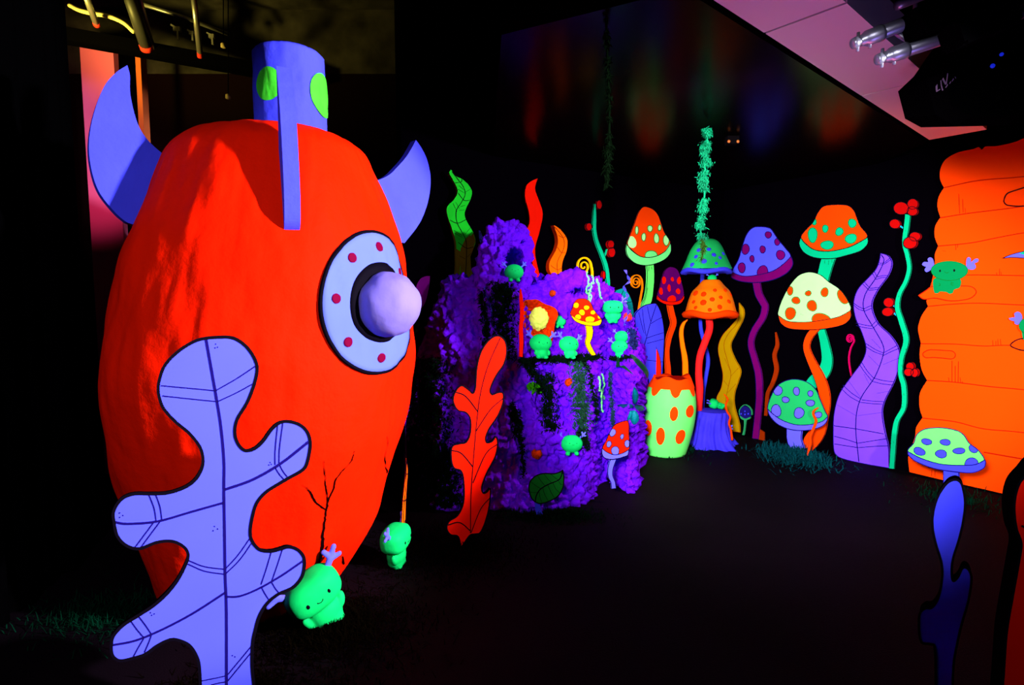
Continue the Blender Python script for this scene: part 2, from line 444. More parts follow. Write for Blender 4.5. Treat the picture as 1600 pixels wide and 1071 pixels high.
def rprof(z):
    for a, b in zip(RP_S, RP_S[1:]):
        if a.x <= z <= b.x:
            t = (z-a.x)/max(1e-6, b.x-a.x); return a.y+(b.y-a.y)*t, a.z+(b.z-a.z)*t
    e = RP_S[-1] if z > RP_S[-1].x else RP_S[0]; return e.y, e.z
CAMAZ = math.atan2(0-RY, 0+1.39)            # heading from the rocket to the camera
def rdir(az):                               # az measured from the camera heading, + to the right
    a = CAMAZ + az; return Vector((math.cos(a), math.sin(a), 0))
rk = empty('crashed_rocket', (-1.39, RY, 0), 0, 'big red plaster rocket standing nose down with blue fins and a round porthole', 'rocket')
def rocket_pt(az, z, lift=0.0):
    x, r = rprof(z); d = rdir(az); n = noise.noise(Vector((d.x*2.2, d.y*2.2, z*2.0)))*.030 + noise.noise(Vector((d.x*6, d.y*6, z*5)))*.010
    dirt = noise.noise(Vector((d.x*16, d.y*16, z*5)))*.007
    return Vector((x, RY, z)) + d*(r + (n+dirt)*min(1, r*3) + lift)
def rocket_body():
    bm = bmesh.new(); NZ, NA = 150, 220; rows = []
    za, zb = RP_S[0].x, RP_S[-1].x
    for i in range(NZ+1):
        z = za+(zb-za)*(1-(1-i/NZ)**1.6)
        rows.append([bm.verts.new(rocket_pt(2*math.pi*k/NA, z)) for k in range(NA)])
    for r1, r2 in zip(rows, rows[1:]):
        for k in range(NA): bm.faces.new((r1[k], r1[(k+1) % NA], r2[(k+1) % NA], r2[k]))
    bm.faces.new(rows[-1]); bm.faces.new(rows[0][::-1])
    obj_at('body', bm, ROCKET, None, rk)
rocket_body()
# painted cracks: thin dark strips lying on the hull
def px_on_rocket(px, py):
    d = ray(px, py); lo = None
    for k in range(400):
        t = 1.6+k*0.005; p = EYE+d*t; x, r = rprof(p.z); q = math.hypot(p.x-x, p.y-RY)
        if q <= r: 
            v = Vector((p.x-x, p.y-RY, 0)); a = math.atan2(v.y, v.x)-CAMAZ; return a, p.z
    return None
def crack(paths):
    bm = bmesh.new()
    for pts, ws in paths:
        c = smooth_open([(p[0], p[1], w_) for p, w_ in zip(pts, ws)], 5); prev = None
        for i, p in enumerate(c):
            jit = random.uniform(-.8, .8)
            a = px_on_rocket(p.x+jit-p.z/2, p.y); b = px_on_rocket(p.x+jit+p.z/2+.2, p.y)
            if not a or not b: prev = None; continue
            va, vb = bm.verts.new(rocket_pt(*a, .004)), bm.verts.new(rocket_pt(*b, .004))
            if prev: bm.faces.new((prev[0], prev[1], vb, va))
            prev = (va, vb)
    return bm
bm = crack([([(500, 888), (501, 870), (503, 850), (503, 835), (507, 812), (509, 797), (512, 780), (520, 765), (523, 750), (535, 735), (548, 720), (553, 705)], [5, 5, 5, 4, 3, 2.5, 2, 2, 1.6, 1.3, 1, .7]),
            ([(509, 796), (503, 793), (490, 782), (484, 768), (472, 765)], [3.5, 3.5, 3, 2.5, 1.2]), ([(484, 768), (480, 763), (472, 758)], [2, 1.2, .8]),
            ([(511, 785), (508, 760), (508, 745), (506, 720)], [1.5, 1.2, 1, .7]), ([(538, 905), (537, 890), (536, 870)], [4, 3, 1]),
            ([(607, 740), (605, 720), (607, 700), (604, 682)], [1, 1.2, 1, .6]), ([(555, 925), (556, 905), (555, 895)], [2.5, 2, 1]),
            ([(575, 890), (585, 868), (593, 850)], [4, 2.5, 1])])
obj_at('crack', bm, mat('crack_black', (0.004, 0.0, 0.0)), None, rk, smooth=False)
# fins
def fin_board(az):
    d = rdir(az); n = Vector((-d.y, d.x, 0))
    to_cam = Vector((0+1.39, -RY, 0))
    if n.dot(to_cam) < 0: n = -n
    b = Board((-1.39, RY), n); b.base = Vector((0, 0, 0)); b.base = Vector((-1.39, RY, 0)); return b
def fin_child(name, bd, outline, t):
    o = panel(name, bd, outline, FINBLUE, -t/2, t/2, parent=rk)
    o.rotation_euler = (0, 0, bd.rz); return o
lf = fin_board(math.radians(-72))
fin_child('fin', lf, smooth_closed([(199, 102, 1), (203, 118), (204, 150), (215, 193), (232, 220), (258, 243), (290, 262, 1), (262, 345, 1), (220, 358), (208, 351, 1), (196, 346), (178, 330), (155, 300), (143, 265), (139, 225), (146, 180), (163, 135), (182, 113)], 5), .06)
rf = fin_board(math.radians(112))
fin_child('fin', rf, smooth_closed([(650, 219, 1), (659, 232), (668, 252), (673, 282), (668, 318), (655, 350), (632, 380, 1), (596, 372, 1), (566, 290, 1), (604, 276), (622, 260), (635, 245), (643, 232)], 5), .06)
# front fin seen edge on: a crescent profile in the vertical plane through axis and camera
def front_fin():
    az = math.radians(-0.6); d = rdir(az); side = Vector((-d.y, d.x, 0))
    zt_, zb_ = at_y(455, 97, 2.47).z, at_y(457, 355, 2.18).z
    prof = []
    x0 = Vector((rprof(2.2)[0], RY, 0))
    # same crescent as the left fin, measured on its own board
    cres = [(202, 102), (178, 120), (160, 140), (145, 180), (139, 225), (143, 265), (155, 300), (178, 330), (208, 351), (262, 345), (290, 262), (258, 243), (232, 220), (215, 193), (205, 150), (203, 118)]
    rz = []
    for p in smooth_closed([(*cres[0], 1)] + cres[1:8] + [(*cres[8], 1)] + [(*cres[9], 1), (*cres[10], 1)] + cres[11:], 5):
        h = lf.hit(p.x, p.y); rz.append((Vector((h.x+1.39, h.y-RY)).length, h.z))
    z_lo, z_hi = min(q[1] for q in rz), max(q[1] for q in rz)
    prof = [(.02 + r*.99, zb_ + ((z-z_lo)/(z_hi-z_lo))**1.7*(zt_-zb_)) for r, z in rz]
    # aim the strip so its outer edge sits on the photograph's strip
    bm = bmesh.new(); poly = prof
    def P(r, z, s):
        lean = at_y(456, 230, 2.15)
        return x0 + d*r + Vector((0, 0, z)) + side*s
    t2 = .032
    A = [bm.verts.new(P(r, z, t2)) for r, z in poly]; B = [bm.verts.new(P(r, z, -t2)) for r, z in poly]
    for t in tessellate_polygon([[Vector((r, z, 0)) for r, z in poly]]):
        bm.faces.new([A[i] for i in t]); bm.faces.new([B[i] for i in t][::-1])
    for i in range(len(poly)):
        j = (i+1) % len(poly); bm.faces.new((A[i], A[j], B[j], B[i]))
    bmesh.ops.recalc_face_normals(bm, faces=bm.faces)
    # rotate about the rocket axis so that the strip shows at x = 457
    mid = P(.95, (zt_+zb_)/2, 0)
    tx = (474-800)/F
    best = min((abs((x0 + Matrix.Rotation(a, 4, 'Z') @ (mid-x0)).x/(x0 + Matrix.Rotation(a, 4, 'Z') @ (mid-x0)).y*1.0 - tx/ (CP)), a) for a in [math.radians(k*.25) for k in range(-100, 101)])[1]
    bmesh.ops.rotate(bm, cent=x0, matrix=Matrix.Rotation(best, 3, 'Z'), verts=bm.verts)
    obj_at('fin', bm, FINBLUE, None, rk, smooth=False)
front_fin()
# exhaust nozzle: rough blue tube with green discs
TUBE_Y = 3.05
def nozzle():
    L, R_ = at_y(401, 160, TUBE_Y), at_y(507, 160, TUBE_Y); cx, r = (L.x+R_.x)/2-.0, (R_.x-L.x)/2
    top = at_y(450, 76, TUBE_Y-.1).z; bot = zt + .02
    bm = bmesh.new(); NZ = 50; seg = 90
    def md(rr, z, a): return rr*(1+.03*noise.noise(Vector((math.cos(a)*3, math.sin(a)*3, z*5))) + .02*noise.noise(Vector((math.cos(a)*9, math.sin(a)*9, z*12))))*(1.03 - .05*(z-bot)/(top-bot))
    prof = [(r, bot+(top-bot)*i/NZ) for i in range(NZ+1)] + [(r*.93, top+.012), (r*.86, top+.005), (r*.84, top-.2)]
    lathe(bm, prof, (cx, TUBE_Y, 0), seg, mod=md)
    nz = obj_at('nozzle', bm, FINBLUE, None, rk)
    tc = Vector((cx, TUBE_Y, 0))
    for px, py, rad in ((419, 131, 21), (503, 150, 27), ):
        d = ray(px if px < 500 else 504, py); best = None
        for k in range(600):
            t = 2.0+k*.003; p = EYE+d*t
            if math.hypot(p.x-cx, p.y-TUBE_Y) <= r: best = p; break
        if best is None: continue
        a0 = math.atan2(best.y-TUBE_Y, best.x-cx); bm = bmesh.new(); rr = rad*px_size(best.y)*(1.05)
        M, K = 10, 40
        c0 = None; rings = []
        for i in range(M+1):
            ring = []
            for k in range(K):
                th = 2*math.pi*k/K; da = rr*i/M*math.cos(th)/r; dz = rr*i/M*math.sin(th)*1.12; a = a0+da; z = best.z+dz
                q = md(r, z, a)+.006
                ring.append(bm.verts.new((cx+q*math.cos(a), TUBE_Y+q*math.sin(a), z)))
            rings.append(ring)
        for r1, r2 in zip(rings[1:], rings[2:]):
            for k in range(K): bm.faces.new((r1[k], r1[(k+1) % K], r2[(k+1) % K], r2[k]))
        bm.faces.new(rings[1]); bmesh.ops.delete(bm, geom=[v for v in rings[0]], context='VERTS')
        bmesh.ops.recalc_face_normals(bm, faces=bm.faces)
        obj_at('disc', bm, mat('nozzle_disc_green', (0.06, 0.75, 0.03), 0.7, 0.05, bump=.3, bscale=15, var=.3), None, nz)
nozzle()
# porthole: a flat ring wrapped on the hull, rivet holes, dome
PZ = at_y(570, 470, 2.5).z
def porthole():
    def surf_a(px): return px_on_rocket(px, 472)[0]
    a_l = surf_a(499); a_c = px_on_rocket(573, 470)[0]; _, R0 = rprof(PZ)
    zT, zB = px_on_rocket(568, 361)[1], px_on_rocket(573, 585)[1]; ry = (zT-zB)/2; zc = (zT+zB)/2
    ac = a_l + .455; ra = .455
    def P(u, v, lift): return rocket_pt(ac + ra*u, zc + ry*v, lift)
    def Pd(u, v, lift):
        x, r = rprof(zc); return P(u, v, lift)
    def disc(r0, r1, lift, K=72, M=8, c=(0, 0), asp=1.0):
        bm = bmesh.new(); rings = []
        for i in range(M+1):
            rr = r0+(r1-r0)*i/M
            rings.append([bm.verts.new(P(c[0]+rr*math.cos(2*math.pi*k/K)*asp, c[1]+rr*math.sin(2*math.pi*k/K), lift)) for k in range(K)])
        # skirt so the ring has thickness
        rings.append([bm.verts.new(P(c[0]+r1*1.005*math.cos(2*math.pi*k/K)*asp, c[1]+r1*1.005*math.sin(2*math.pi*k/K), -.01)) for k in range(K)])
        for q1, q2 in zip(rings, rings[1:]):
            for k in range(K): bm.faces.new((q1[k], q1[(k+1) % K], q2[(k+1) % K], q2[k]))
        if r0 < .02: bm.faces.new(rings[0])
        bmesh.ops.recalc_face_normals(bm, faces=bm.faces)
        return bm
    rg = obj_at('porthole_ring', disc(.42, 1.0, .016), RINGBLUE, None, rk)
    obj_at('porthole_rim', disc(.985, 1.025, .0175, M=2), INK, None, rk)
    obj_at('porthole_gasket', disc(.30, .57, .0185, M=3), INK, None, rk)
    for k, ang in enumerate((90, 130, 176, 222, 268, 35, -28)):
        a = math.radians(ang); o = obj_at('rivet', disc(.01, .068, .021, 20, 3, c=(.79*math.cos(a), .79*math.sin(a)), asp=1.0), mat('rivet_maroon', (0.12, 0.0, 0.02)), None, rg)
    dn = rdir(ac+ra*.03)
    ctr = P(.02, -.03, -.02); bm = bmesh.new()
    bm_ell(bm, (0, 0, 0), (1, 1, 1), 48, 32)
    rad = 52*px_size(ctr.y-.1)
    for v in bm.verts:
        n_ = 1+.045*noise.noise(v.co*2.1)+.02*noise.noise(v.co*5)
        v.co = ctr + v.co*rad*n_ + dn*(.06)
    obj_at('porthole_dome', bm, DOME, None, rk)
porthole()

# ================================================================== standing leaf cut-outs
LEAF = [(347.5,527),(366,529),(384,541),(397,559),(402,577),(397,602),(386,630),(371,655),(367,675),(371,692),(382,704),(397,702),(411,690),(424,672),(437,661),(452,659),(470,665),(481,677),(485,695),(481,720),(474,734),(452,747),(435,757),(415,770),(401,787),(394,810),(391,832),(394,846),(405,859),(422,862),(437,859),(452,855),(466,860),(475,872),(475,890),(470,905),(457,919),(435,929),(417,944),(405,964),(399,985),(395,1005),(394,1040),(397,1075),(400,1118,1),(314,1118,1),(313,1068),(311,1038),(306,1023),(296,1009),(282,1002),(267,1000),(247,1009),(227,1023),(205,1030),(187,1033),(176,1025),(174,1010),(177,995),(192,978),(217,962),(240,947),(260,929),(277,908),(290,883),(294,868),(289,857),(275,848),(260,846),(242,849),(222,857),(207,857),(192,849),(182,835),(178,815),(177,802),(184,787),(195,777),(212,772),(235,772),(260,771),(282,765),(300,755),(312,740),(317,725),(316,710),(310,695),(295,677),(277,662),(262,647),(252,632),(247,610),(250,590),(257,572),(272,555),(292,540),(315,530)]
def blue_leaf():
    bd = Board((-1.02, 1.98), (.62, -.785)); bd.set_base(357, 1118)
    bd.base.z = 0.0
    th, tn = 4.2, 1.7
    L = [(th, NAVY, (322,530),(330,575),(337,615),(345,665),(350,720),(350,768),(351,830),(352,900),(354,960),(354,1118)),
         (th, NAVY, (350,766),(395,750),(440,724),(482,691)), (th-.6, NAVY, (178,816),(200,819),(247,815),(300,800),(350,786)),
         (th-1, NAVY, (352,933),(375,932),(405,920),(440,900),(475,876)), (th-.8, NAVY, (174,1009),(210,1002),(250,986),(300,960),(353,926))]
    for seq in [((252,603),(295,607),(337,611)),((337,611),(370,592),(400,572)),((254,619),(300,624),(340,628)),((340,628),(370,614),(399,598)),((434,664),(430,705),(430,727)),((430,731),(437,742),(446,752)),((442,662),(437,700),(436,724)),((437,727),(443,738),(451,748)),((233,774),(241,795),(244,814)),((240,817),(226,836),(211,856)),((243,772),(250,792),(253,812)),((250,816),(235,836),(221,855)),((294,876),(320,886),(352,890)),((352,890),(372,868),(391,841)),((294,882),(320,893),(352,898)),((352,898),(375,875),(394,848)),((424,863),(416,890),(408,914)),((408,917),(414,928),(421,939)),((441,860),(433,885),(425,908)),((425,911),(431,921),(438,929)),((204,970),(214,984),(225,997)),((225,998),(216,1013),(208,1028)),((217,964),(227,977),(237,992)),((237,993),(232,1006),(226,1020)),((313,1065),(333,1061),(352,1057)),((355,1056),(375,1032),(394,1009)),((330,1071),(342,1068),(353,1066)),((355,1066),(378,1038),(396,1016))]:
        L.append((tn, NAVY, *seq))
    dots = [(337,538),(340,543),(336,544),(187,802),(192,806),(187,809),(335,823),(340,827),(333,830),(422,723),(424,726),(420,727),(235,958),(241,960),(237,962),(363,1025),(367,1027)]
    o = panel('oak_leaf_cutout', bd, smooth_closed(LEAF, 4), LAV, -.014, .014, edge=BLACK, border=5, lines=L, spots=[(x, y, 1.1, 1.1, NAVY) for x, y in dots])
    tag(o, 'tall lavender-blue lobed leaf cut-out with black veins standing in front of the red rocket', 'leaf cut-out')
blue_leaf()
RLEAF = [(777,525),(788,531),(792,547),(788,568),(775,588),(766,609),(769,617),(778,614),(786,615),(786,630),(778,650),(764,671),(759,685),(761,692),(769,690),(775,683),(778,693),(774,714),(761,739),(753,761),(755,771),(761,769),(766,764),(766,777),(763,799),(756,822),(750,833),(742,835,1),(734,837),(720,857,1),(716,839),(704,836),(698,826),(702,815),(715,806),(724,787),(725,758),(721,737),(709,731),(705,714),(707,698),(718,694),(729,691),(735,676),(735,656),(728,645),(715,641),(708,626),(712,612),(721,603),(732,609),(739,615),(743,606),(745,577),(751,552),(763,533)]
def red_leaf():
    h = on_floor(722, 858); bd = Board((h.x, h.y), (.35, -.94)); bd.set_base(722, 858); bd.base.z = 0
    L = [(1.3, INK, (782,528),(763,571),(751,615),(745,660),(740,717),(736,774),(735,834)), (1.8, INK, (712,613),(728,620),(747,644)), (1.4, INK, (786,623),(766,641),(744,674)),
         (1.8, INK, (705,704),(721,709),(739,730)), (1.4, INK, (778,694),(759,710),(739,755)), (1.8, INK, (700,821),(718,817),(735,830)), (1.3, INK, (766,778),(751,796),(736,833))]
    o = panel('oak_leaf_cutout', bd, smooth_closed(RLEAF, 5), RED, -.012, .012, edge=BLACK, border=2.2, lines=L)
    tag(o, 'red wavy oak leaf cut-out standing in front of the purple foam mound', 'leaf cut-out')
red_leaf()
def right_leaves():
    # dark blue leaf near the right edge, turned away from the lamps
    bd = Board((1.50, 1.90), (-.62, -.78)); bd.set_base(1478, 1118); bd.base.z = 0
    fr = [(1494,750),(1503,758),(1508,785),(1505,815),(1498,845),(1490,870),(1487,890),(1489,908),(1497,902),(1504,888),(1513,890),(1518,905),(1513,940),(1503,975),(1496,1005),(1490,1040),(1487,1120,1),(1459,1120,1),(1462,1060),(1460,1010),(1452,1007),(1440,1004),(1436,985),(1437,960),(1446,951),(1456,950),(1466,935),(1472,905),(1471,880),(1462,850),(1457,825),(1458,800),(1466,775),(1480,755)]
    o = panel('oak_leaf_cutout', bd, smooth_closed(fr, 5), BLUE, -.03, .03, edge=BLACK, border=4)
    tag(o, 'dark blue lobed leaf cut-out in shadow standing near the right edge of the picture', 'leaf cut-out')
    bd = Board((1.62, 1.72), (-.2, -.98)); bd.set_base(1590, 1140); bd.base.z = 0
    fr = [(1608,738),(1625,720),(1650,715),(1672,735),(1680,780),(1668,830),(1650,850),(1640,880),(1655,900),(1690,895),(1705,930),(1690,965),(1655,975),(1640,1010),(1632,1060),(1628,1150,1),(1560,1150,1),(1568,1060),(1573,990),(1583,930),(1592,880),(1596,850),(1588,825),(1585,790),(1592,758)]
    o = panel('oak_leaf_cutout', bd, smooth_closed(fr, 5), RED, -.03, .03, edge=BLACK, border=4, lines=[(3, INK, (1596,822),(1608,826),(1620,822))])
    tag(o, 'red leaf cut-out with black edge cut off by the right side of the picture', 'leaf cut-out')
right_leaves()
def orange_reed():
    bd = Board((-.62, 3.25), (.3, -.95)); c = [(635,718),(636,735),(634,760),(632,785),(631,810),(630,835)]; bd.set_base(630, 880); bd.base.z = 0
    c += [(629,860),(628,884)]
    o = panel('kelp_cutout', bd, ribbon_outline(c, [.4,1.7,2.2,2.8,3.1,3.4,3.6,3.6]), ORANGE, -.012, .012, edge=RUST, border=.7, lines=[(.7, INK, (635.5,722),(634,760),(631,800),(630,835),(628,880)), (1, INK, (634.5,739),(636,742),(638,739)), (1, INK, (629,781),(632,784),(635,780)), (1, INK, (628,820),(630,823),(634,812))])
    tag(o, 'thin orange reed cut-out with dark joints behind the green creature beside the rocket', 'kelp cut-out')
orange_reed()
# ================================================================== flat murals mounted on the walls
def LB(off=0.012): p = LW0 + LWN*off; return Board((p.x, p.y), LWN)
def RB(off=0.012): p = LW0 + RWN*off; return Board((p.x, p.y), RWN)
TH = .012
def kelp(bd, outline, m, label, base, lines=(), t=TH, edge=None, border=1.2, ink=INK, n=5, name='kelp_cutout', cat='kelp cut-out', group=None, **kw):
    bd.set_base(*base)
    o = panel(name, bd, smooth_closed(outline, n) if n else outline, m, -.006, t, edge=edge, border=border, border_mat=ink, lines=lines, **kw)
    return tag(o, label, cat, group)
def mushroom(bd, label, base, cap, cap_m, rim, rim_m, stem, sw, stem_m, spots, ink=INK, border=1.3, stem_lines=(), cap_lines=(), t=TH, name='mushroom_cutout', cat='mushroom'):
    bd.set_base(*base)
    r = root(name, bd, label, cat)
    panel('stem', bd, ribbon_outline(stem, sw), stem_m, -.006, t, parent=r, border=border*.8, border_mat=ink, lines=stem_lines)
    panel('cap', bd, smooth_closed(cap, 6), cap_m, t+.001, t+.009, parent=r, edge=cap_m, border=border, border_mat=ink, spots=spots, lines=cap_lines)
    panel('rim', bd, smooth_closed(rim, 5), rim_m, t+.010, t+.018, parent=r, edge=rim_m, border=border, border_mat=ink)
    return r
# ---- left wall, left to right
bd = LB(.05); bd.set_base(652, 480)
o = panel('leaf_cutout', bd, smooth_closed([(648,470),(650,450),(656,437),(665,432),(672,432,1),(670,450),(666,468),(660,480),(650,485)], 5), PLUM, -.006, TH, edge=BLACK)
tag(o, 'dim plum rounded leaf shape on the black wall beside the porthole dome', 'leaf cut-out')
kelp(LB(.08), [(705,265,1),(712,275),(722,280),(732,289),(737.5,300),(735,312),(728.5,325),(726,336),(730,347),(739,363),(743,377),(740,388),(735,401),(736,417),(741,440,1),(738,460,1),(707,460,1),(709.5,444),(713,421),(713,394),(712,377),(705,354),(699,336),(699,323),(709.5,312),(715,301),(713,291),(707,280),(702,270)],
     KELPG, 'tall green kelp cut-out with a peeled brown lower half rising behind the foam mound', (722, 460), t=.03, edge=OLIVE, border=0,
     overlays=[([(712,392),(713.5,389),(716,391),(719,393),(720,388),(722,384),(724,380),(726,376),(728,372),(731,371),(733,368),(736,369),(738,366),(739.5,364),(743,377),(740,388),(735,401),(736,417),(741,440),(738,460),(707,460),(709.5,444),(713,421)], OLIVE), ([(716,436),(718,425),(719,414),(720,424),(719.5,434)], KELPG)],
     lines=[(1.1, INK, (706,268),(716,281),(724,292),(727,303),(722,315),(714,327),(712.5,338),(715,350),(722,363),(728,376),(729,391),(728.5,410),(727,436)), (1, INK, (711,286),(721,284),(721.5,280)), (1, INK, (716,302),(725,313),(734,313)), (1, INK, (703,344),(715,349),(729,343)), (1, INK, (716,379),(729,388),(740,386)),
            (.5, INK, (716,296),(726,302)), (.5, INK, (717,290),(724,296)), (.5, INK, (728,300),(736,295)), (.5, INK, (712,316),(718,326)), (.5, INK, (708,318),(714,331)), (.5, INK, (719,323),(727,321)), (.5, INK, (717,329),(726,328)), (.5, INK, (709,360),(722,368)), (.5, INK, (710,364),(722,371)), (.5, INK, (727,366),(736,355)), (.5, INK, (729,372),(738,362)), (.5, INK, (718,400),(727,405)), (.5, INK, (730,402),(736,396))])
kelp(LB(.06), ribbon_outline([(750,360),(753,373),(758,385),(759,394),(755,404),(752,415),(753,427),(755,439),(756,460)], [.3,2.6,3.4,3.6,3.8,4.3,5,5.3,5.3]), SKYBLUE, 'thin wavy blue kelp cut-out left of the purple foam tower', (756, 460), n=0, border=.8,
     lines=[(.8, NAVY, (750.5,363),(754,376),(758.5,389),(755.5,403),(752,416),(753,428),(755.5,442),(756,458)), (1.2, NAVY, (749,374),(753,375),(757,372)), (1.2, NAVY, (754.5,393),(759,395),(763,393.5)), (1.2, NAVY, (747.5,418),(752,420),(757,418)), (.7, NAVY, (754,385),(758,386.5),(761,383)), (1, NAVY, (749,433),(754,437),(760,432))])
kelp(LB(.05), [(840,279,1),(836,295),(841.5,312),(848,334),(843,362),(836,390),(840,418),(847,440,1),(848,462,1),(830,462,1),(830,437),(832,413),(831,385),(822,365),(827.5,348),(826,329),(820.5,309),(822,292),(829,284)], RED, 'tall plain red wavy tentacle cut-out behind the purple foam tower', (838, 462), border=0)
kelp(LB(.05), [(865,352,1),(873.5,357),(883,368),(886.6,378),(885,393),(880,406),(877.6,418),(879,431,1),(880,456,1),(862,456,1),(863,432),(858.5,422),(859,410),(864,400),(869,390.6),(872,379),(871,369),(868,360)], ORANGE, 'short orange kelp cut-out with dark segment lines behind the foam mound', (870, 456), t=.05, edge=DORANGE, border=0,
     lines=[(.8, RUST, (866,354),(874,363),(880,372),(882,382),(879,393),(873,404),(870.5,413),(871.5,428),(872,450)), (.8, RUST, (872.5,368),(880,371.5),(884,369)), (.8, RUST, (871,386.5),(877,394.5),(883.5,394.5)), (.8, RUST, (860.5,415),(870.5,421.5),(878,419))])
def spiral(bd, cx, cy, r0, r1, turns, tail, w, m, label, base):
    pts = []; N = int(turns*18)
    for k in range(N+1):
        t = k/N; a = -2*math.pi*turns*(1-t); r = r0+(r1-r0)*t
        pts.append((cx+r*math.cos(a)*.86, cy+r*math.sin(a)*1.08))
    pts += tail; bd.set_base(*base)
    ws = [w*.45 + w*.55*i/len(pts) for i in range(len(pts))]
    o = panel('spiral_tendril', bd, ribbon_outline(pts, [x*.5 for x in ws], 2), m, -.006, TH)
    return tag(o, label, 'tendril')
spiral(LB(.05), 912.5, 416.5, 1.5, 14, 2.0, [(926,424),(926,432),(924,440),(922,452)], 2.8, mat('amber_paint', (0.9, 0.42, 0.0)), 'yellow curled tendril painted above the foam mound', (921, 452))
spiral(LB(.02), 994.5, 441, 1.2, 11.2, 2.4, [(1004.5,450),(1002,464),(1000,476),(998,490)], 1.7, mat('amber_orange_paint', (0.85, 0.2, 0.0)), 'orange curled tendril on the wall left of the tall orange mushroom', (998, 490))
def vine(bd, cl, hw, m, label, base, berries, twigs, twig_m, lines=()):
    bd.set_base(*base); r = root('berry_vine', bd, label, 'vine')
    panel('stalk', bd, ribbon_outline(cl, hw), m, -.006, TH, parent=r, border=.9, lines=lines)
    for tw in twigs: panel('twig', bd, ribbon_outline(tw, [1.2, 1.0]), twig_m, -.006, TH-.002, parent=r)
    for i, (x, y, rx, ry) in enumerate(berries):
        panel('berry', bd, [tuple(p) for p in blob(x, y, rx, ry, wob=.02)], DARKRED, -.006+.0002*i, TH+.003+.0024*i, parent=r, border=1.1)
    return r
vine(LB(.02), [(930,318.6),(929.4,337),(929.4,360),(933,377.6),(940.6,397),(947,415),(950,434),(951,452),(951,475)], [1,2.8,2.9,3,3.2,3.3,3.2,3,3], TEAL, 'slim green vine with red berries on the left wall above the foam mound', (951, 475),
     [(943.6,430,2.8,6.5),(936.4,320,4.5,7),(920.4,354.5,4.6,6),(954.5,382,5.4,6.4),(955.8,394.5,6,7.5)], [[(928,361),(925,357)],[(944,403),(949.5,389.5)]], TEAL)
kelp(LB(.06), [(957,470),(960.6,456),(968.5,451.6),(975,451),(982,458),(987.5,470.6),(990,484),(991,500),(988,530),(978,556),(965,550),(957,510)], TEALLEAF, 'dark teal oval leaf cut-out half hidden at the right shoulder of the foam mound', (975, 556), border=1,
     lines=[(.8, INK, (975,452),(970,465),(966,485),(968,520)), (.8, INK, (966,474),(978,473.5),(988,471.5)), (.6, INK, (975,452),(971,460),(964,468))], name='leaf_cutout', cat='leaf cut-out')
kelp(LB(.10), [(992,493.4),(997.7,485),(1007.4,477.6),(1019.5,474.6),(1025.6,475),(1031.7,486),(1036,503),(1038,525),(1037,549),(1036,570),(1034,600),(1027,628),(1012,628),(1003,600),(998,560),(994,525)], BLUE, 'large blue oval leaf cut-out with navy veins right of the foam mound', (1018, 628), border=1.2, name='leaf_cutout', cat='leaf cut-out',
     lines=[(1.1, NAVY, (1025.6,476.4),(1017,503),(1010,528.6),(1006,545.6),(1004,570)), (.9, NAVY, (1035,496),(1025,501),(1017,506)), (.9, NAVY, (1037,520),(1024,524),(1010.4,528.6)), (.9, NAVY, (1011.6,479),(1014,491),(1017,503)), (.9, NAVY, (1003.7,483),(1006,505),(1009.5,525)), (.9, NAVY, (998,488),(1002,505),(1006.5,521)), (.8, NAVY, (1037,530),(1026,533),(1011,537)), (.8, NAVY, (1036,566),(1020,564),(1004,562))])
mushroom(LB(.02), 'tall orange conical mushroom with mint spots and green stem on the left wall', (1000, 640),
     [(1008.6,323),(1019.8,327),(1028,335.5),(1033,348.6),(1038.4,363.5),(1047.8,380),(1040,393),(1029,399),(1016,402.4),(1001,401),(988,391.5),(980.5,382),(984,369),(991,350.4),(997,333.6),(1003,325)], DORANGE,
     [(979.6,382,1),(983,387),(988,392.5),(1001,401),(1016,402.4),(1029,399),(1040,392),(1047.8,380,1),(1048.7,386),(1047.8,395),(1040,404.6),(1025.4,412),(1008.6,415),(993.6,412),(982.4,402.7),(978.3,391.5)], PALEG,
     [(1016,412),(1017,430.7),(1016,449.4),(1013,468),(1007.6,481),(1002,510),(998,560),(998,640)], [5.6,5.6,5.6,6,6.5,6.5,6.5,6.5], LIME,
     [(995,360,2.6,6,MINT,LEAFG),(1015.7,357.3,3.7,5.2,MINT,LEAFG),(1030.6,356,2.6,4.7,MINT,LEAFG),(1005.8,370.6,3.2,6.7,MINT,LEAFG),(1025.7,372.8,4,7.8,MINT,LEAFG),(987.6,378.8,6.7,9.3,MINT),(1041,375.6,4.5,9,MINT,LEAFG),(1017.5,401,9.3,10,PALEG,LEAFG)], border=1.1,
     stem_lines=[(.6, INK, (1014,417),(1013.6,424)), (.6, INK, (1018,417),(1018.4,421)), (.7, LEAFG, (1012,450),(1009,466),(1003,480))])
mushroom(LB(.02), 'small plum conical mushroom with red spots and red stem on the left wall', (1046, 665),
     [(1049.3,417.3),(1059,422.3),(1064.6,438),(1069,462.5),(1062.7,469),(1049.6,472),(1034.7,469),(1027.6,463.4),(1031,449.4),(1035.6,430.7),(1041,420.5)], PLUM,
     [(1027.6,462.4,1),(1034.7,469),(1049.6,472),(1062.7,469),(1069,462,1),(1069,467),(1062.7,474.6),(1049.6,477),(1038.4,475.2),(1028,469)], RED,
     [(1047,475),(1050.4,491.6),(1053,506),(1046.8,525.6),(1042.7,545),(1043,562),(1044.4,575),(1046,620),(1046,665)], [4.3,4.5,4.4,4,3.8,3.7,3.9,4,4], DORANGE,
     [(1037.5,438.2,3.4,5.6,RED),(1050.6,436.7,2.6,3.4,RED),(1061,438.6,3.2,6,RED),(1045.5,450.4,2.6,5.6,RED),(1032.8,455.4,3,5.6,RED),(1059.5,455.4,3.7,4.2,RED),(1049.7,468.5,6.5,7,RED)], border=.8)
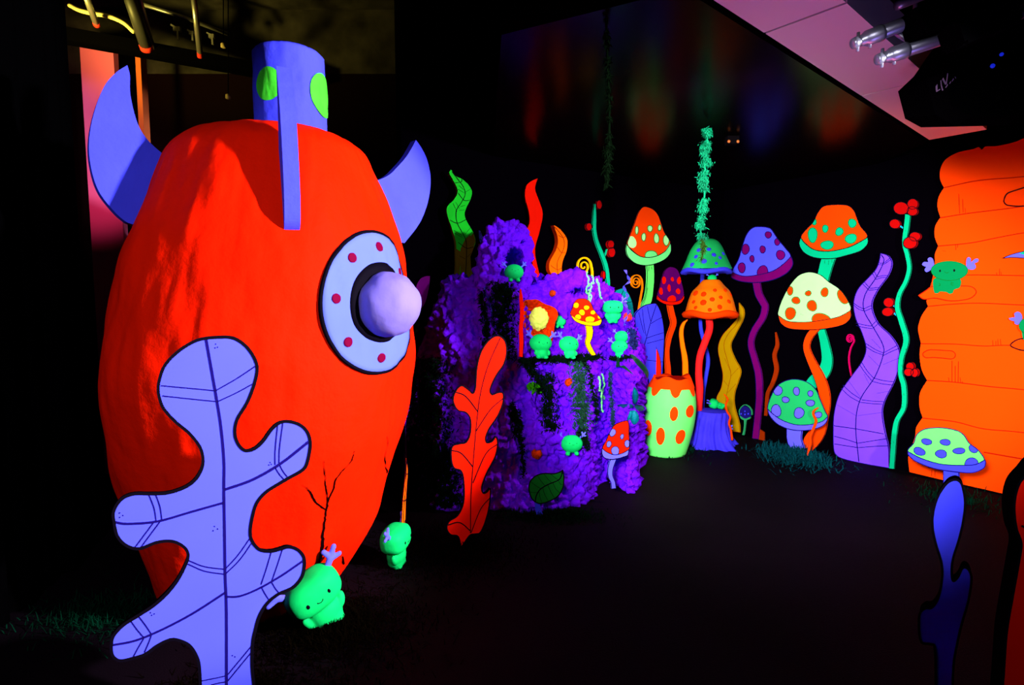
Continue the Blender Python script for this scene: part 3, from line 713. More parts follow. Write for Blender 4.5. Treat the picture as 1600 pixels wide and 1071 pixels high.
# ---- right wall, left to right
kelp(RB(.03), [(1154.4,473.4,1),(1162,484.3),(1161,498.9),(1150,520.7),(1141.5,540),(1147.6,559.6),(1157.3,579),(1153.6,596),(1147.6,615.4),(1147.6,634.8),(1154.8,661.6),(1156,676,1),(1141,674,1),(1131,655),(1123,640),(1119.6,622.7),(1127,605.7),(1129.3,586),(1125.7,566.9),(1122,545),(1128,525.6),(1142.7,508.6),(1153.6,494)], OCHRE, 'tall wavy ochre yellow kelp cut-out behind the blue tree stump', (1148, 676), border=.6, ink=RUST,
     lines=[(.6, RUST, (1156,484),(1152,505),(1138,522),(1131,540),(1137,565),(1142,585),(1138,605),(1134,630),(1142,660)), (.4, RUST, (1132,560),(1139,575),(1141,580)), (.4, RUST, (1154,575),(1142,588)), (.4, RUST, (1131,595),(1138,604)), (.4, RUST, (1150,600),(1137,614))])
mushroom(RB(.02), 'large blue mushroom with magenta spots and wavy magenta stem on the right wall', (1181, 688),
     [(1189.7,354.5),(1202.8,357),(1209.3,364.4),(1215.9,374.7),(1227,387.8),(1235.5,400.9),(1225,412),(1208.4,423.3),(1184,429.8),(1161.7,431.7),(1144,427),(1145,421.4),(1154.2,404.6),(1160.8,382),(1167.3,365.4),(1176.7,356)], LAV,
     [(1144,426,1),(1161.7,431.7),(1184,429.8),(1208.4,423.3),(1225,412),(1236,401,1),(1238.5,408),(1238,415.8),(1229,427),(1208.4,437.3),(1182.3,441.6),(1158,440),(1144,434.5),(1142,428.9)], MAGENTA,
     [(1181.3,440),(1185,458.8),(1191.6,472),(1195,480),(1191.3,496.4),(1178,518),(1173,537.7),(1179,562),(1185,586),(1186.4,618),(1184,649.4),(1180.3,686)], [5.8,5.6,5.4,5.2,5,4.8,4.6,4.8,5.2,5.2,5,5], MAGENTA,
     [(1200.4,367.2,4.8,5.4,MAGENTA,NAVY),(1214.4,378.4,4,5.6,MAGENTA,NAVY),(1219.6,398.6,6.4,7.8,MAGENTA,NAVY),(1191.6,390,4.2,6.1,MAGENTA,NAVY),(1165,389.7,6,7.9,MAGENTA,NAVY),(1175,404.6,3.6,5.1,MAGENTA,NAVY),(1159,418.6,6,7.6,MAGENTA,NAVY),(1191.6,425.2,8.4,10,MAGENTA,NAVY)], ink=NAVY, border=1.2)
kelp(RB(.02), ribbon_outline([(1211.6,519.4),(1214,539),(1209.6,556),(1212.8,577.7),(1206.7,599.6),(1199.4,614),(1197.5,631),(1196,650)], [.8,2.7,2.9,3.2,3,2.7,2.5,2.2]), RUST, 'thin wavy rust brown tentacle on the wall left of the pale mushroom', (1196, 650), n=0, border=0, name='tentacle_cutout')
bd = RB(.02); bd.set_base(1189, 690)
o = panel('mushroom_stub', bd, [(1186,671),(1194,676),(1194,689),(1185,687)], RUST, -.006, TH); tag(o, 'small rust orange stub on the wall foot beside the magenta stem', 'stub')
# little line-drawn mushroom
bd = RB(.02); bd.set_base(1161, 681); r = root('outline_mushroom', bd, 'tiny mushroom drawn in green outline low on the wall beside the ochre kelp', 'mushroom')
gl = mat('dim_green_line', (0.02, 0.3, 0.1))
panel('cap', bd, smooth_closed([(1164,635),(1171,640),(1173,648),(1172,652),(1164,655),(1156,652),(1155,646),(1158,638)], 5), mat('navy_wash', (0.008, 0.005, 0.13)), -.006, TH, parent=r, spots=[(1158,647,1.2,1.2,BLUE),(1164,648,1.3,1.3,BLUE),(1169,647,1.2,1.2,BLUE),(1164,643,1.1,1.1,BLUE)])
panel('outline', bd, ribbon_outline([(1155.5,649),(1155,642),(1159,635.5),(1164,633),(1170,636),(1174,642),(1174.5,649)], [.5]*7), gl, -.006, TH+.003, parent=r)
panel('rim', bd, smooth_closed([(1156,650,1),(1164,654.5),(1172,652,1),(1171,655),(1164,657),(1158,655)], 5), gl, -.006, TH+.004, parent=r)
panel('stem', bd, ribbon_outline([(1164,656),(1163.5,665),(1162.5,673),(1161,680)], [1.6,1.1,1.1,1.5]), gl, -.006, TH+.002, parent=r)
mushroom(RB(.02), 'wide orange mushroom with teal spots and teal rim behind the pale mint one', (1262, 640),
     [(1303.3,320),(1323.8,321),(1334,328.8),(1339,341),(1344.3,353.4),(1353.6,364.7),(1354.6,371),(1342.3,379),(1323.8,387.3),(1295,392.9),(1272.4,390.4),(1258,380),(1251.5,371),(1257,361.6),(1270.4,347.2),(1277.6,332.9),(1286.8,322.6)], DORANGE,
     [(1251,371.5,1),(1258,380.5),(1272.4,390.4),(1295,392.9),(1323.8,387.3),(1342.3,379),(1355.5,371,1),(1356.5,377),(1354.6,383),(1344.3,392.4),(1321.7,399.6),(1299,404.4),(1272.4,402.7),(1256,394.5),(1248.8,382)], TEAL,
     [(1295,401),(1289.5,419),(1285,440),(1281,480),(1282,505),(1283,516),(1288,536.4),(1292,563),(1286,582.6),(1271,597),(1262,612),(1260,640)], [10.5,10,9,6,6,6,7,8.6,10,10,9,9], TEAL,
     [(1272,346.8,4,5,TEAL,LEAFG),(1269.8,367.4,7.8,11.3,TEAL,LEAFG),(1289.5,357.5,5,5.8,TEAL,LEAFG),(1311.5,362.2,6.5,6.2,TEAL,LEAFG,-.5),(1331.6,349,6.2,7.4,TEAL,LEAFG),(1329.5,373,10,7,TEAL,LEAFG,-.3),(1292.4,383.2,9.8,7.4,TEAL,LEAFG)], border=1.2,
     stem_lines=[(.6, LEAFG, (1289,407),(1288.5,412)), (.6, LEAFG, (1295,407),(1294.5,414)), (.6, LEAFG, (1300,406),(1300,411))])
mushroom(RB(.045), 'pale mint mushroom with orange spots and orange rim in the middle of the right wall', (1262, 704),
     [(1268.3,425.7),(1282.7,430.4),(1295,440.7),(1311.5,452),(1323.8,468.4),(1329,484.9),(1311.5,495),(1286.8,500.3),(1258,503.8),(1231.4,502.3),(1216.6,494),(1217,482.8),(1224,464.3),(1234.4,445.9),(1245.7,432.5),(1256,427)], MINT,
     [(1216,493,1),(1231.4,502.3),(1258,503.8),(1286.8,500.3),(1311.5,495),(1329,485.5,1),(1328.8,497.2),(1317.6,507.5),(1291,513.6),(1262,515.7),(1233.4,513.6),(1220,505.4)], DORANGE,
     [(1276,512),(1264,527),(1260,543.7),(1268,565.6),(1280,590),(1287,611.7),(1288,631),(1284,650),(1277,675),(1266,692),(1262,702)], [5.5,5.5,5.2,6.3,8,8.6,9,10,12,12,8], DORANGE,
     [(1234.4,454.5,4.9,6.6,DORANGE,LEAFG),(1243.7,469.7,6.6,5.3,DORANGE,LEAFG),(1262.8,458.6,4.5,4.1,DORANGE,LEAFG),(1288.5,457,5.5,7.4,DORANGE,LEAFG),(1268.7,478,7.8,8.2,DORANGE,LEAFG),(1235,490,8.6,9,DORANGE,LEAFG),(1318,463.3,8.2,12.7,DORANGE,LEAFG,-.4),(1282.7,500,14,10.5,DORANGE,LEAFG)], border=1,
     cap_lines=[(.5, LEAFG, (1251,491),(1251.6,491.6)), (.5, LEAFG, (1254,492),(1254.6,492.6))])
bd = RB(.26)
mushroom(bd, 'green mushroom with lavender spots and stem standing on teal moss by the right wall', (1250, 716),
     [(1240.7,593),(1260,597),(1274.7,609.3),(1281,623.8),(1289.3,643.3),(1293,651.8),(1284.4,659),(1265,663.9),(1243,663.9),(1221.3,656.6),(1204.3,644.5),(1199.4,638.4),(1203,623.8),(1211.6,606.8),(1223.7,597)], GREEN,
     [(1199,638.4,1),(1204.3,644.5),(1221.3,656.6),(1243,663.9),(1265,663.9),(1284.4,659),(1293,651.8,1),(1291.7,658.8),(1284.4,666.3),(1265,672.4),(1238.3,672),(1216.4,664),(1203,650.6)], SKYBLUE,
     [(1241,668),(1240.7,687),(1246,703),(1250,716)], [12,11,10,9], SKYBLUE,
     [(1215.2,610.5,6.8,8,SKYBLUE,NAVY),(1244.4,611.7,5.1,6.3,SKYBLUE,NAVY),(1266.2,615.3,4.4,4.4,SKYBLUE,NAVY),(1227.4,625,5.4,4.9,SKYBLUE,NAVY),(1266.2,630.2,7.3,4.6,SKYBLUE,NAVY),(1212.8,642,7.8,9.3,SKYBLUE,NAVY),(1248.5,645.7,8.2,8.2,SKYBLUE,NAVY),(1278.3,648.6,5.8,4.9,SKYBLUE,NAVY)], ink=NAVY, border=1.2, t=.02)
spiral(RB(.02), 1327.6, 529.6, .8, 6.6, 2.4, [(1334,534),(1329,543.7),(1326,558),(1327,573),(1330,588)], 2.0, PINKLINE, 'thin crimson curled tendril on the wall beside the purple kelp', (1329, 588))
PK = [(1375.8,396,1),(1387.6,400),(1393.3,412),(1387.6,430.4),(1370.8,454),(1361.7,477.5),(1370.8,504.4),(1391,524.5),(1403.7,544.7),(1406,568),(1396,598.5),(1382.5,625.4),(1378,645.5),(1382.5,675.8),(1388,699.3),(1389,732,1),(1347,724.5),(1313.6,716),(1303.5,706),(1302,675.8),(1303.5,645.5),(1312,615.3),(1330.4,588.4),(1347,565),(1353.3,544.7),(1347,521),(1337,497.6),(1333.8,474),(1340.5,452.3),(1357.3,433.8),(1369,420.3),(1374,407)]
kelp(RB(.05), PK, PURPLE, 'very wide wavy purple kelp cut-out with dark cross lines on the right wall', (1346, 731), border=1.2, ink=NAVY, t=.02,
     lines=[(1.5, NAVY, (1377,398),(1381,408.6),(1369,433.8),(1352,460),(1349.6,484.2),(1364,511),(1379,538),(1380,554.8),(1367.4,588.4),(1343.9,625.4),(1337,665.7),(1342,722)),
            (1.2, NAVY, (1303,665.7),(1340,671),(1381,678.5)), (1.1, NAVY, (1303.5,682),(1322,687),(1340.5,693)), (1.1, NAVY, (1340.5,693),(1365,689),(1386,686)), (1.1, NAVY, (1303.5,694),(1322,697),(1341,700)), (1.1, NAVY, (1341,700),(1365,698),(1387,697)),
            (1, NAVY, (1314,607),(1328,620),(1344,629)), (1, NAVY, (1344,629),(1362,631),(1379,632)), (1, NAVY, (1317,602),(1330,614),(1345,624)), (1, NAVY, (1346,625),(1362,627),(1381,628)),
            (1, NAVY, (1343,570),(1352,583),(1362,595)), (1, NAVY, (1346,566),(1355,580),(1365,591)), (1, NAVY, (1362,596),(1378,600),(1394,602)), (1, NAVY, (1365,591),(1380,595),(1397,597)),
            (1, NAVY, (1353,537),(1367,546),(1380,552)), (1, NAVY, (1353,542),(1366,550),(1380,555)), (1, NAVY, (1380,552),(1391,546),(1402,540)), (1, NAVY, (1380,556),(1392,550),(1404,545)),
            (1, NAVY, (1337,505),(1350,508),(1362,510)), (1, NAVY, (1338,509),(1350,512),(1364,514)), (1, NAVY, (1361,510),(1366,505),(1370,501)), (1, NAVY, (1364,513),(1369,509),(1373,505)),
            (1, NAVY, (1334,474),(1341,479),(1349.5,483)), (1, NAVY, (1334,477),(1341,483),(1349.5,486)), (1, NAVY, (1350,483),(1356,480),(1361,478)), (1, NAVY, (1350,487),(1357,484),(1362,482)),
            (1, NAVY, (1347,443),(1353,449),(1358,454)), (1, NAVY, (1350,440),(1355,446),(1360,451)), (1, NAVY, (1358,454),(1366,453),(1372,452)), (1, NAVY, (1360,451),(1367,450),(1374,449)),
            (1, NAVY, (1363,427),(1367,434),(1369,437)), (1, NAVY, (1366,424),(1369,430),(1371,433)), (1, NAVY, (1369,437),(1378,434),(1385,434)), (1, NAVY, (1371,433),(1379,431),(1387,431)), (.9, NAVY, (1373,411),(1381,411),(1391,403)), (.9, NAVY, (1372,414),(1381,413),(1392,406)),
            (.4, NAVY, (1350,585),(1358,600)), (.4, NAVY, (1325,594),(1345,622)), (.4, NAVY, (1308,633),(1338,650)), (.4, NAVY, (1340,650),(1378,645)), (.4, NAVY, (1370,615),(1388,612)), (.4, NAVY, (1357,556),(1373,572)), (.4, NAVY, (1380,570),(1404,560)), (.4, NAVY, (1362,530),(1376,545))])
vine(RB(.075), [(1418.3,335),(1416.2,353.4),(1413,380),(1417.3,398.6),(1420.3,419),(1415.2,439.7),(1405,460),(1401.9,480.8),(1408,502),(1415.6,531.6),(1408,560.7),(1407,585),(1412,604.4),(1412,636),(1401,657.8),(1397,679.7),(1395,706.4),(1393,733)], [4.3,4.2,3.8,3.6,3.5,3.5,3.6,4,4.3,4.6,4,4,4.2,4,4,4.3,4.2,4], TEAL, 'long wavy teal vine with red berry clusters beside the orange tree trunk', (1393, 736),
     [(1426,319,8.6,8.2),(1425.5,330.2,8.2,7.2),(1408,325.7,11.9,9.9),(1398.2,350,8.6,7.4),(1429.6,369.8,9,7),(1422,379.7,10.7,9.2),(1388.5,473,8.2,7.4),(1387,487.6,9,7),(1422,573.3,6.6,6.6),(1429,583,6,6.6),(1419.7,582,7.3,6.3)],
     [[(1403,351),(1413,358)], [(1394,476),(1401,482)], [(1396,489),(1403,495)], [(1393.5,682),(1401,682)]], mat('cyan_twig', (0.0, 0.4, 0.6)),
     lines=[(.5, LEAFG, (1415,360),(1415,362)), (.5, LEAFG, (1411,520),(1412,523)), (.5, LEAFG, (1416,545),(1415,548)), (.5, LEAFG, (1409,570),(1409,573)), (.5, LEAFG, (1412,615),(1412.3,618)), (.5, LEAFG, (1410,635),(1409,638)), (.5, LEAFG, (1402,655),(1401,658)), (.5, LEAFG, (1396,690),(1396,693)), (.5, LEAFG, (1405,462),(1404,465))])
# ---- the orange tree trunk
TB = RB(.05); TB.set_base(1500, 790); TB.base.z = 0
tr = root('tree_trunk_cutout', TB, 'huge orange ridged tree trunk cut-out filling the right edge of the picture', 'tree trunk')
def ext(px): return px
TO = [(1760,120,1),(1600,216),(1560,228),(1540,229),(1534,234),(1529,230),(1521,233),(1496.5,238.5),(1477.6,249.3),(1469.4,264.2),(1469,280.5),(1475,293.5,1),(1466.7,307.6),(1464.8,323.8),(1469.4,340,1),(1461.3,353.6),(1460.5,370),(1466,384.8,1),(1460.8,397),(1460.8,410.5),(1457,435),(1447.8,470),(1450,479,1),(1441,492),(1436,505),(1434.6,516.4),(1438.8,536,1),(1436.9,555.6),(1440.2,578),(1448.6,594.8,1),(1437.4,614.5),(1436.9,636.9),(1441.6,653,1),(1431.8,667.7),(1430,681.7),(1424,700),(1419,715),(1421,738,1),(1472.4,750.3),(1576,774),(1760,820,1)]
DL = mat('trunk_seam_red', (0.4, 0.006, 0.0))
panel('bark', TB, smooth_closed(TO, 4), TRUNK, -.03, .03, parent=tr, edge=RUST,
      lines=[(1.6, DL, (1475,293.5),(1515.5,284.5),(1545,280.5),(1600,276),(1700,262)), (1.6, DL, (1469,340.6),(1515,333.3),(1600,322.5),(1700,305)), (1.5, DL, (1466,384.8),(1515.5,380),(1553.4,372.6),(1600,364),(1700,350)),
             (1.4, DL, (1504,430),(1542.6,430),(1600,431),(1700,432)), (1.4, DL, (1450,479),(1488.4,475.6),(1531.8,474),(1600,477),(1700,480)), (1.3, DL, (1438.8,537.4),(1492,538),(1537,541),(1582,540),(1700,545)), (1.5, DL, (1448.6,594.8),(1492,597.6),(1548,604.6),(1600,609.4),(1700,622)),
             (1.5, DL, (1441.6,653.7),(1492,659.3),(1537,670.5),(1600,676.6),(1700,694)), (2, DL, (1537,707),(1600,718),(1700,735)),
             (1.1, DL, (1498,303),(1499.5,334)), (1.1, DL, (1504,311),(1505,332)), (.9, DL, (1508,325),(1508.5,333)), (.9, DL, (1493,382),(1493.5,391)), (.9, DL, (1496.5,382),(1496,387)), (.9, DL, (1562,420),(1561.5,430)), (.8, DL, (1557,426),(1558,431)), (.8, DL, (1564,425),(1564.5,431)),
             (.9, DL, (1551,532),(1551.5,540)), (.9, DL, (1556,533),(1556,540)), (.9, DL, (1559,530),(1559.5,540)), (.9, DL, (1563,530),(1564,540)), (1.1, DL, (1487.5,564),(1487.5,597)), (1.1, DL, (1492.5,572),(1492.5,598)), (1.1, DL, (1497.5,565),(1497,598)), (.9, DL, (1482,590),(1483,597)), (.9, DL, (1500,590),(1501,598)), (.9, DL, (1503.5,596),(1504,600)),
             (.9, DL, (1456,735),(1455.5,744)), (.9, DL, (1461,735),(1461,746)), (.6, RUST, (1472,392),(1478,393)), (.6, RUST, (1478,343),(1482,344))])
panel('bracket_fungus', TB, smooth_closed([(1435,462,1),(1447,454),(1456.5,448),(1478,447),(1499.4,447),(1515,447.6),(1523,451.6),(1524.8,458.7),(1515,466.7),(1496,470),(1480,469.8),(1461,466),(1443.8,467.8)], 5), TRUNK, .030, .044, parent=tr, edge=DL, border=1.3, border_mat=DL)
panel('bracket_fungus', TB, smooth_closed([(1442,553),(1450,547.5),(1462,547),(1476,548),(1488,549),(1493,555),(1488,561),(1474,560),(1458,559),(1446,559)], 5), DORANGE, .030, .036, parent=tr, border=1.3, border_mat=DL)
panel('bracket_fungus', TB, smooth_closed([(1579,539),(1590,531),(1606,529),(1640,532),(1655,540),(1640,549),(1600,548),(1585,544)], 5), DORANGE, .030, .036, parent=tr, border=1.8, border_mat=INK)
panel('bracket_fungus', TB, smooth_closed([(1570,309),(1575,302),(1592,296),(1620,288),(1650,288),(1660,300),(1640,315),(1600,322),(1575,321),(1569,316)], 5), DORANGE, .030, .036, parent=tr, border=1.8, border_mat=INK)
panel('feather_leaf', TB, smooth_closed([(1566,404,1),(1580,398),(1600,393),(1622,391),(1645,398),(1622,404),(1600,403.5),(1580,402.5)], 5), SKYBLUE, .030, .036, parent=tr, border=1, border_mat=INK, overlays=[([(1592,396),(1600,393.5),(1622,391.5),(1640,397),(1620,398),(1600,398)], TEAL)])
# flat painted creature on the trunk
def flat_creature(label, parts, base, off):
    bd = Board((TB.O + TB.n*off)[:2], TB.n); bd.set_base(*base)
    r = root('creature_cutout', bd, label, 'creature figure')
    for nm, ol, m, y0, y1, kw in parts: panel(nm, bd, ol, m, y0, y1, parent=r, **kw)
    return r
CG = mat('cutout_creature_green', (0.0, 0.2, 0.055), var=.08)
flat_creature('flat green antlered creature cut-out sitting on the bracket of the orange trunk', [
    ('body', smooth_closed([(1459.7,436),(1458,448.4),(1460.5,458),(1466,458),(1468,456),(1478.7,456.7),(1483.5,459.5),(1488.3,458),(1490.6,453),(1499.4,449),(1500,436),(1480,430)], 5), CG, 0, .006, dict(lines=[(.8, LEAFG, (1468,443),(1469,446),(1466.5,447)), (.8, LEAFG, (1490,443),(1486.5,442),(1486.5,445),(1489.5,446)), ])),
    ('head', [tuple(p) for p in blob(1483.5,423.3,28.3,15.4,wob=.015)], CG, .002, .010, dict(border=.8, border_mat=LEAFG, spots=[(1468.7,423.5,1.3,2.2,INK),(1491,422.8,1.5,2.2,INK)], lines=[(.7, LEAFG, (1476,425),(1479,427),(1483,425))])),
    ('antler', smooth_closed([(1459.7,415),(1457.3,404.8),(1453.3,402.4),(1449.4,404.8),(1450,409.5),(1443.8,409.5),(1440.6,413.5),(1443.8,416),(1447,417.5),(1444.6,421.4),(1447,425.4),(1451.7,423.8),(1459,417.5)], 4), SKYBLUE, 0, .007, {}),
    ('antler', smooth_closed([(1509.7,414.3),(1510.5,404.8),(1513.7,402),(1516.5,404.8),(1516.8,409.5),(1524,404.8),(1528,404.8),(1528,408.7),(1522.4,412),(1524,415),(1524,419),(1520,421.4),(1511,420)], 4), SKYBLUE, 0, .007, {})], (1482, 459.5), .046)
flat_creature('flat green creature cut-out on the trunk cut off by the right edge of the picture', [
    ('body', smooth_closed([(1600,512),(1598,528),(1604,533),(1620,530),(1636,532),(1638,512)], 5), CG, 0, .006, {}),
    ('head', [tuple(p) for p in blob(1614,509,22,14,wob=.015)], CG, .002, .010, dict(border=.8, border_mat=LEAFG)),
    ('antler', smooth_closed([(1577,497.6),(1586,496,1),(1585,490),(1591,487.5),(1596,492),(1596.5,500),(1592,507),(1586,506.5),(1585,502,1),(1579,500.5)], 4), SKYBLUE, 0, .007, {})], (1618, 534), .046)
# mushroom cut-out in front of the trunk
bd = RB(.50)
mushroom(bd, 'light green mushroom with blue spots and blue rim standing in front of the orange trunk', (1486, 786),
     [(1427.6,693),(1433,679),(1447,670.5),(1472.4,669),(1495,673.3),(1506,680.3),(1514.5,693),(1528.5,704),(1538,719.5),(1525,727),(1509,729),(1472.4,727.5),(1441.6,719),(1418.7,706.3)], LIME,
     [(1418.7,706,1),(1441.6,717.5),(1472.4,726),(1509,727.5),(1525,726),(1539,719,1),(1540,724),(1537,732),(1520,739),(1492,737.5),(1458.4,732),(1430.4,721),(1419,711)], BLUE,
     [(1486,735),(1486,760),(1487,786)], [12,12,13], BLUE,
     [(1447.8,690.6,7.8,5,BLUE,NAVY,.2),(1477,691.5,8,5,BLUE,NAVY,.2),(1436.6,705.8,9,6.2,BLUE,NAVY,.3),(1470.5,709.7,9.2,6.2,BLUE,NAVY),(1498.5,705,9.2,5,BLUE,NAVY),(1521.5,701.3,7.3,6.7,BLUE,NAVY,.7),(1517.8,724,10.6,8,BLUE,NAVY)], ink=NAVY, border=1.4, t=.02)
# ================================================================== purple foam mound (grotto)
TOP = [(630,625),(645,575),(660,530),(680,480),(694,446),(702,438),(722,436),(742,437),(747,408),(755,378),(765,360),(778,352),(797,349),(812,357),(822,377),(830,408),(834,438),(850,431),(880,428),(905,427),(930,436),(950,448),(968,464),(985,490),(997,515),(1006,550),(1011,590),(1013,640),(1010,690)]
BOT = [(630,800),(700,797),(800,807),(860,802),(900,797),(925,786),(945,755),(955,748),(965,757),(985,772),(1000,770),(1006,745),(1010,712)]
def interp(tab, x):
    if x <= tab[0][0]: return tab[0][1]
    for a, b in zip(tab, tab[1:]):
        if x <= b[0]: return a[1]+(b[1]-a[1])*(x-a[0])/(b[0]-a[0])
    return tab[-1][1]
def sstep(a, b, x):
    t = max(0, min(1, (x-a)/(b-a))); return t*t*(3-2*t)
RECESS = [(799,414,17,27,.42),(905,456,19,8,.30),(792,500,20,45,.16),(948,705,12,50,.08),(868,508,13,16,.12),(880,543,12,14,.05),(905,545,20,22,.08),(855,610,12,60,.10),(765,545,10,60,.08),(885,635,14,40,.10),(660,640,18,40,.10),(705,700,16,50,.10),(820,690,14,60,.05),(930,520,10,25,.08),(962,535,9,25,.06),(700,600,25,30,.05)]
def wall_y(k):
    # forward distance at which the sight line X = k*Y meets the left wall
    t = (LW0.x - k*LW0.y)/(-LWD.x + k*LWD.y); return LW0.y + LWD.y*t
def grotto():
    NC, NR = 330, 300; cols = []
    bm = bmesh.new(); base = []
    for i in range(NC+1):
        c = 630+(1010-630)*i/NC; yb, yt = interp(BOT, c), interp(TOP, c)
        yb_far = min(yb, 800); g = on_floor(c, yb_far); Y0 = g.y
        tower = math.exp(-((c-790)/45)**4); lean = .62 + .0*tower
        Yt = Y0 + lean; edge = 1 - sstep(630, 690, c)*1.0
        er = sstep(985, 1010, c)
        d0 = ray(c, yt); row = []
        zt_ = EYE.z + d0.z/d0.y*Yt
        for j in range(NR+1):
            v = j/NR
            z = zt_*min(1, v/.86) if v <= .86 else zt_ - (v-.86)/.14*.10
            vv = min(1, v/.86)
            lowf = .16*noise.noise(Vector((d0.x*5.2, z*1.9, 3.3))) + .09*noise.noise(Vector((d0.x*12, z*4.5, 8.1)))
            lz = .12*sstep(.0, .25, vv) + .30*sstep(.60, .66, vv)*(math.exp(-((c-878)/62)**4)) + .2*vv*vv
            Y = Y0 + lz/(.12+.2+.30)*lean*.8 + lean*.2*vv**6 + edge*.45 + er*.10
            if v > .86: Y += (v-.86)/.14*.55 + .03
            py = 535.5 - F*math.tan(math.atan2(z-EYE.z, Y)+PITCH)
            rec = 0
            for rx, ry, sx, sy, dp in RECESS:
                q = ((c-rx)/sx)**2+((py-ry)/sy)**2
                if q < 4: rec += dp*(1-sstep(.55, 1.35, math.sqrt(q)))
            if v > .86: rec *= 0
            Y += rec + (lowf*min(1, vv*3+.3) if v <= .86 else 0)
            Y = min(Y, wall_y(d0.x/d0.y)-.16)
            p = Vector((d0.x/d0.y*Y, Y, z))
            row.append(p)
        cols.append(row)
    V = []
    for i in range(NC+1):
        for j in range(NR+1):
            p = cols[i][j]
            du = cols[min(i+1, NC)][j]-cols[max(i-1, 0)][j]; dv = cols[i][min(j+1, NR)]-cols[i][max(j-1, 0)]
            n = du.cross(dv)
            n = n.normalized() if n.length > 1e-9 else Vector((0, -1, 0))
            if n.y > 0: n = -n
            big = noise.noise(p*3.1)*.055
            cell = noise.voronoi(p*15, distance_metric='DISTANCE', exponent=2.5)[0][0]
            lump = (.45-min(.9, cell))*.075
            fine = noise.noise(p*34)*.020 + noise.noise(p*70)*.005
            V.append(bm.verts.new(p + n*(big+lump+fine)))
    W = NR+1
    for i in range(NC):
        for j in range(NR): bm.faces.new((V[i*W+j], V[(i+1)*W+j], V[(i+1)*W+j+1], V[i*W+j+1]))
    BK = [bm.verts.new((V[i*W+NR].co.x, V[i*W+NR].co.y, 0.0)) for i in range(NC+1)]
    for i in range(NC):
        bm.faces.new((V[i*W+NR], V[(i+1)*W+NR], BK[i+1], BK[i])); bm.faces.new((V[i*W], BK[i], BK[i+1], V[(i+1)*W]))
    for i in (0, NC): bm.faces.new([V[i*W+j] for j in range(NR+1)]+[BK[i]])
    bmesh.ops.recalc_face_normals(bm, faces=bm.faces)
    if 0 and sum(f.normal.y for f in bm.faces) > 0: bmesh.ops.reverse_faces(bm, faces=bm.faces)
    tree = BVHTree.FromBMesh(bm)
    o = obj_at('foam_rock_mound', bm, FOAM, (.45, 4.6, 0))
    tag(o, 'big lumpy purple foam rock mound with a small cave tower on top', 'rock mound'); return tree
GT = grotto()
def on_g(px, py):
    d = ray(px, py).normalized(); h = GT.ray_cast(EYE, d)
    if h[0] is not None and h[1].dot(d) > 0: h = (h[0], -h[1])
    return (h[0], h[1]) if h[0] is not None else (at_y(px, py, 4.8), Vector((0, -1, 0)))
# dark mossy slope behind the rocket, left of the foam
def mossy_slope():
    bm = bmesh.new(); N, M = 50, 30; rows = []
    for i in range(N+1):
        a = i/N; row = []
        for j in range(M+1):
            b = j/M; px = 628+100*a; yt = 560-120*math.sin(min(1, a*1.15)*math.pi/2)**1.0
            Y = 4.75 - .35*math.sin(b*math.pi*.5)
            top = at_y(px, yt, 4.75).z
            z = top*math.cos(b*math.pi/2)
            Y = min(Y, wall_y((px-800)/F)-.1); q = at_y(px, 500, Y); p = Vector((q.x, Y, z)); p += Vector((0, -1, .3))*noise.noise(p*6)*.05
            row.append(bm.verts.new(p))
        rows.append(row)
    for r1, r2 in zip(rows, rows[1:]):
        for j in range(M): bm.faces.new((r1[j], r2[j], r2[j+1], r1[j+1]))
    bmesh.ops.recalc_face_normals(bm, faces=bm.faces)
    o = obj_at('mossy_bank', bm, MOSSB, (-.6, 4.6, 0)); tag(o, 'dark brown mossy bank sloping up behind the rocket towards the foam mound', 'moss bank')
mossy_slope()

# ------------------------------------------------------------------ moss, garlands
def blade(bm, p, d, up, L, w):
    s = d.cross(up)
    if s.length < 1e-4: s = Vector((1, 0, 0))
    s = s.normalized()*w
    a, b = bm.verts.new(p-s), bm.verts.new(p+s); m1, m2 = bm.verts.new(p+d*L*.55+up*L*.12-s*.7), bm.verts.new(p+d*L*.55+up*L*.12+s*.7)
    t = bm.verts.new(p+d*L)
    bm.faces.new((a, b, m2, m1)); bm.faces.new((m1, m2, t))
def rv(): return Vector((random.gauss(0, 1), random.gauss(0, 1), random.gauss(0, 1)))
def moss_strip(name, label, path, wpx, m, count, L=.035, w=.004, cat='moss', lift=.012, group=None, hang=.6):
    c = smooth_open([Vector(p) for p in path], 10); bm = bmesh.new()
    hits = {}
    core = [on_g(q.x, q.y) for q in c if GT.ray_cast(EYE, ray(q.x, q.y).normalized())[0] is not None]; bm_tube(bm, [a+b*.004 for a, b in core], .004, 5)
    for k in range(count):
        t = random.random()*(len(c)-1); i = int(t); q = c[i].lerp(c[min(i+1, len(c)-1)], t-i)
        x, y = q.x+random.gauss(0, wpx*.5), q.y+random.gauss(0, 2.0)
        if GT.ray_cast(EYE, ray(x, y).normalized())[0] is None: continue
        p, n = on_g(x, y)
        p = p + n*(lift*random.random())
        d = (rv()*.6 + n*.7 + Vector((0, 0, -hang))).normalized()
        blade(bm, p, d, n, L*random.uniform(.5, 1.2), w)
    bmesh_loc = on_g(c[0].x, c[0].y)[0]
    o = obj_at(name, bm, m, bmesh_loc, smooth=False); return tag(o, label, cat, group)
MS = 'moss_and_shade_strand'  # shared name: moss strands, plus two blade sheets added as shade
moss_strip(MS, 'wide dark moss strand hanging below the cave of the foam tower', [(783,442),(785,480),(786,520),(788,560)], 20, MOSSD, 2600)
moss_strip(MS, 'dark moss strand on the left of the foam tower beside the pale ribbon', [(752,455),(756,490),(760,530),(764,565)], 6, MOSSD, 700)
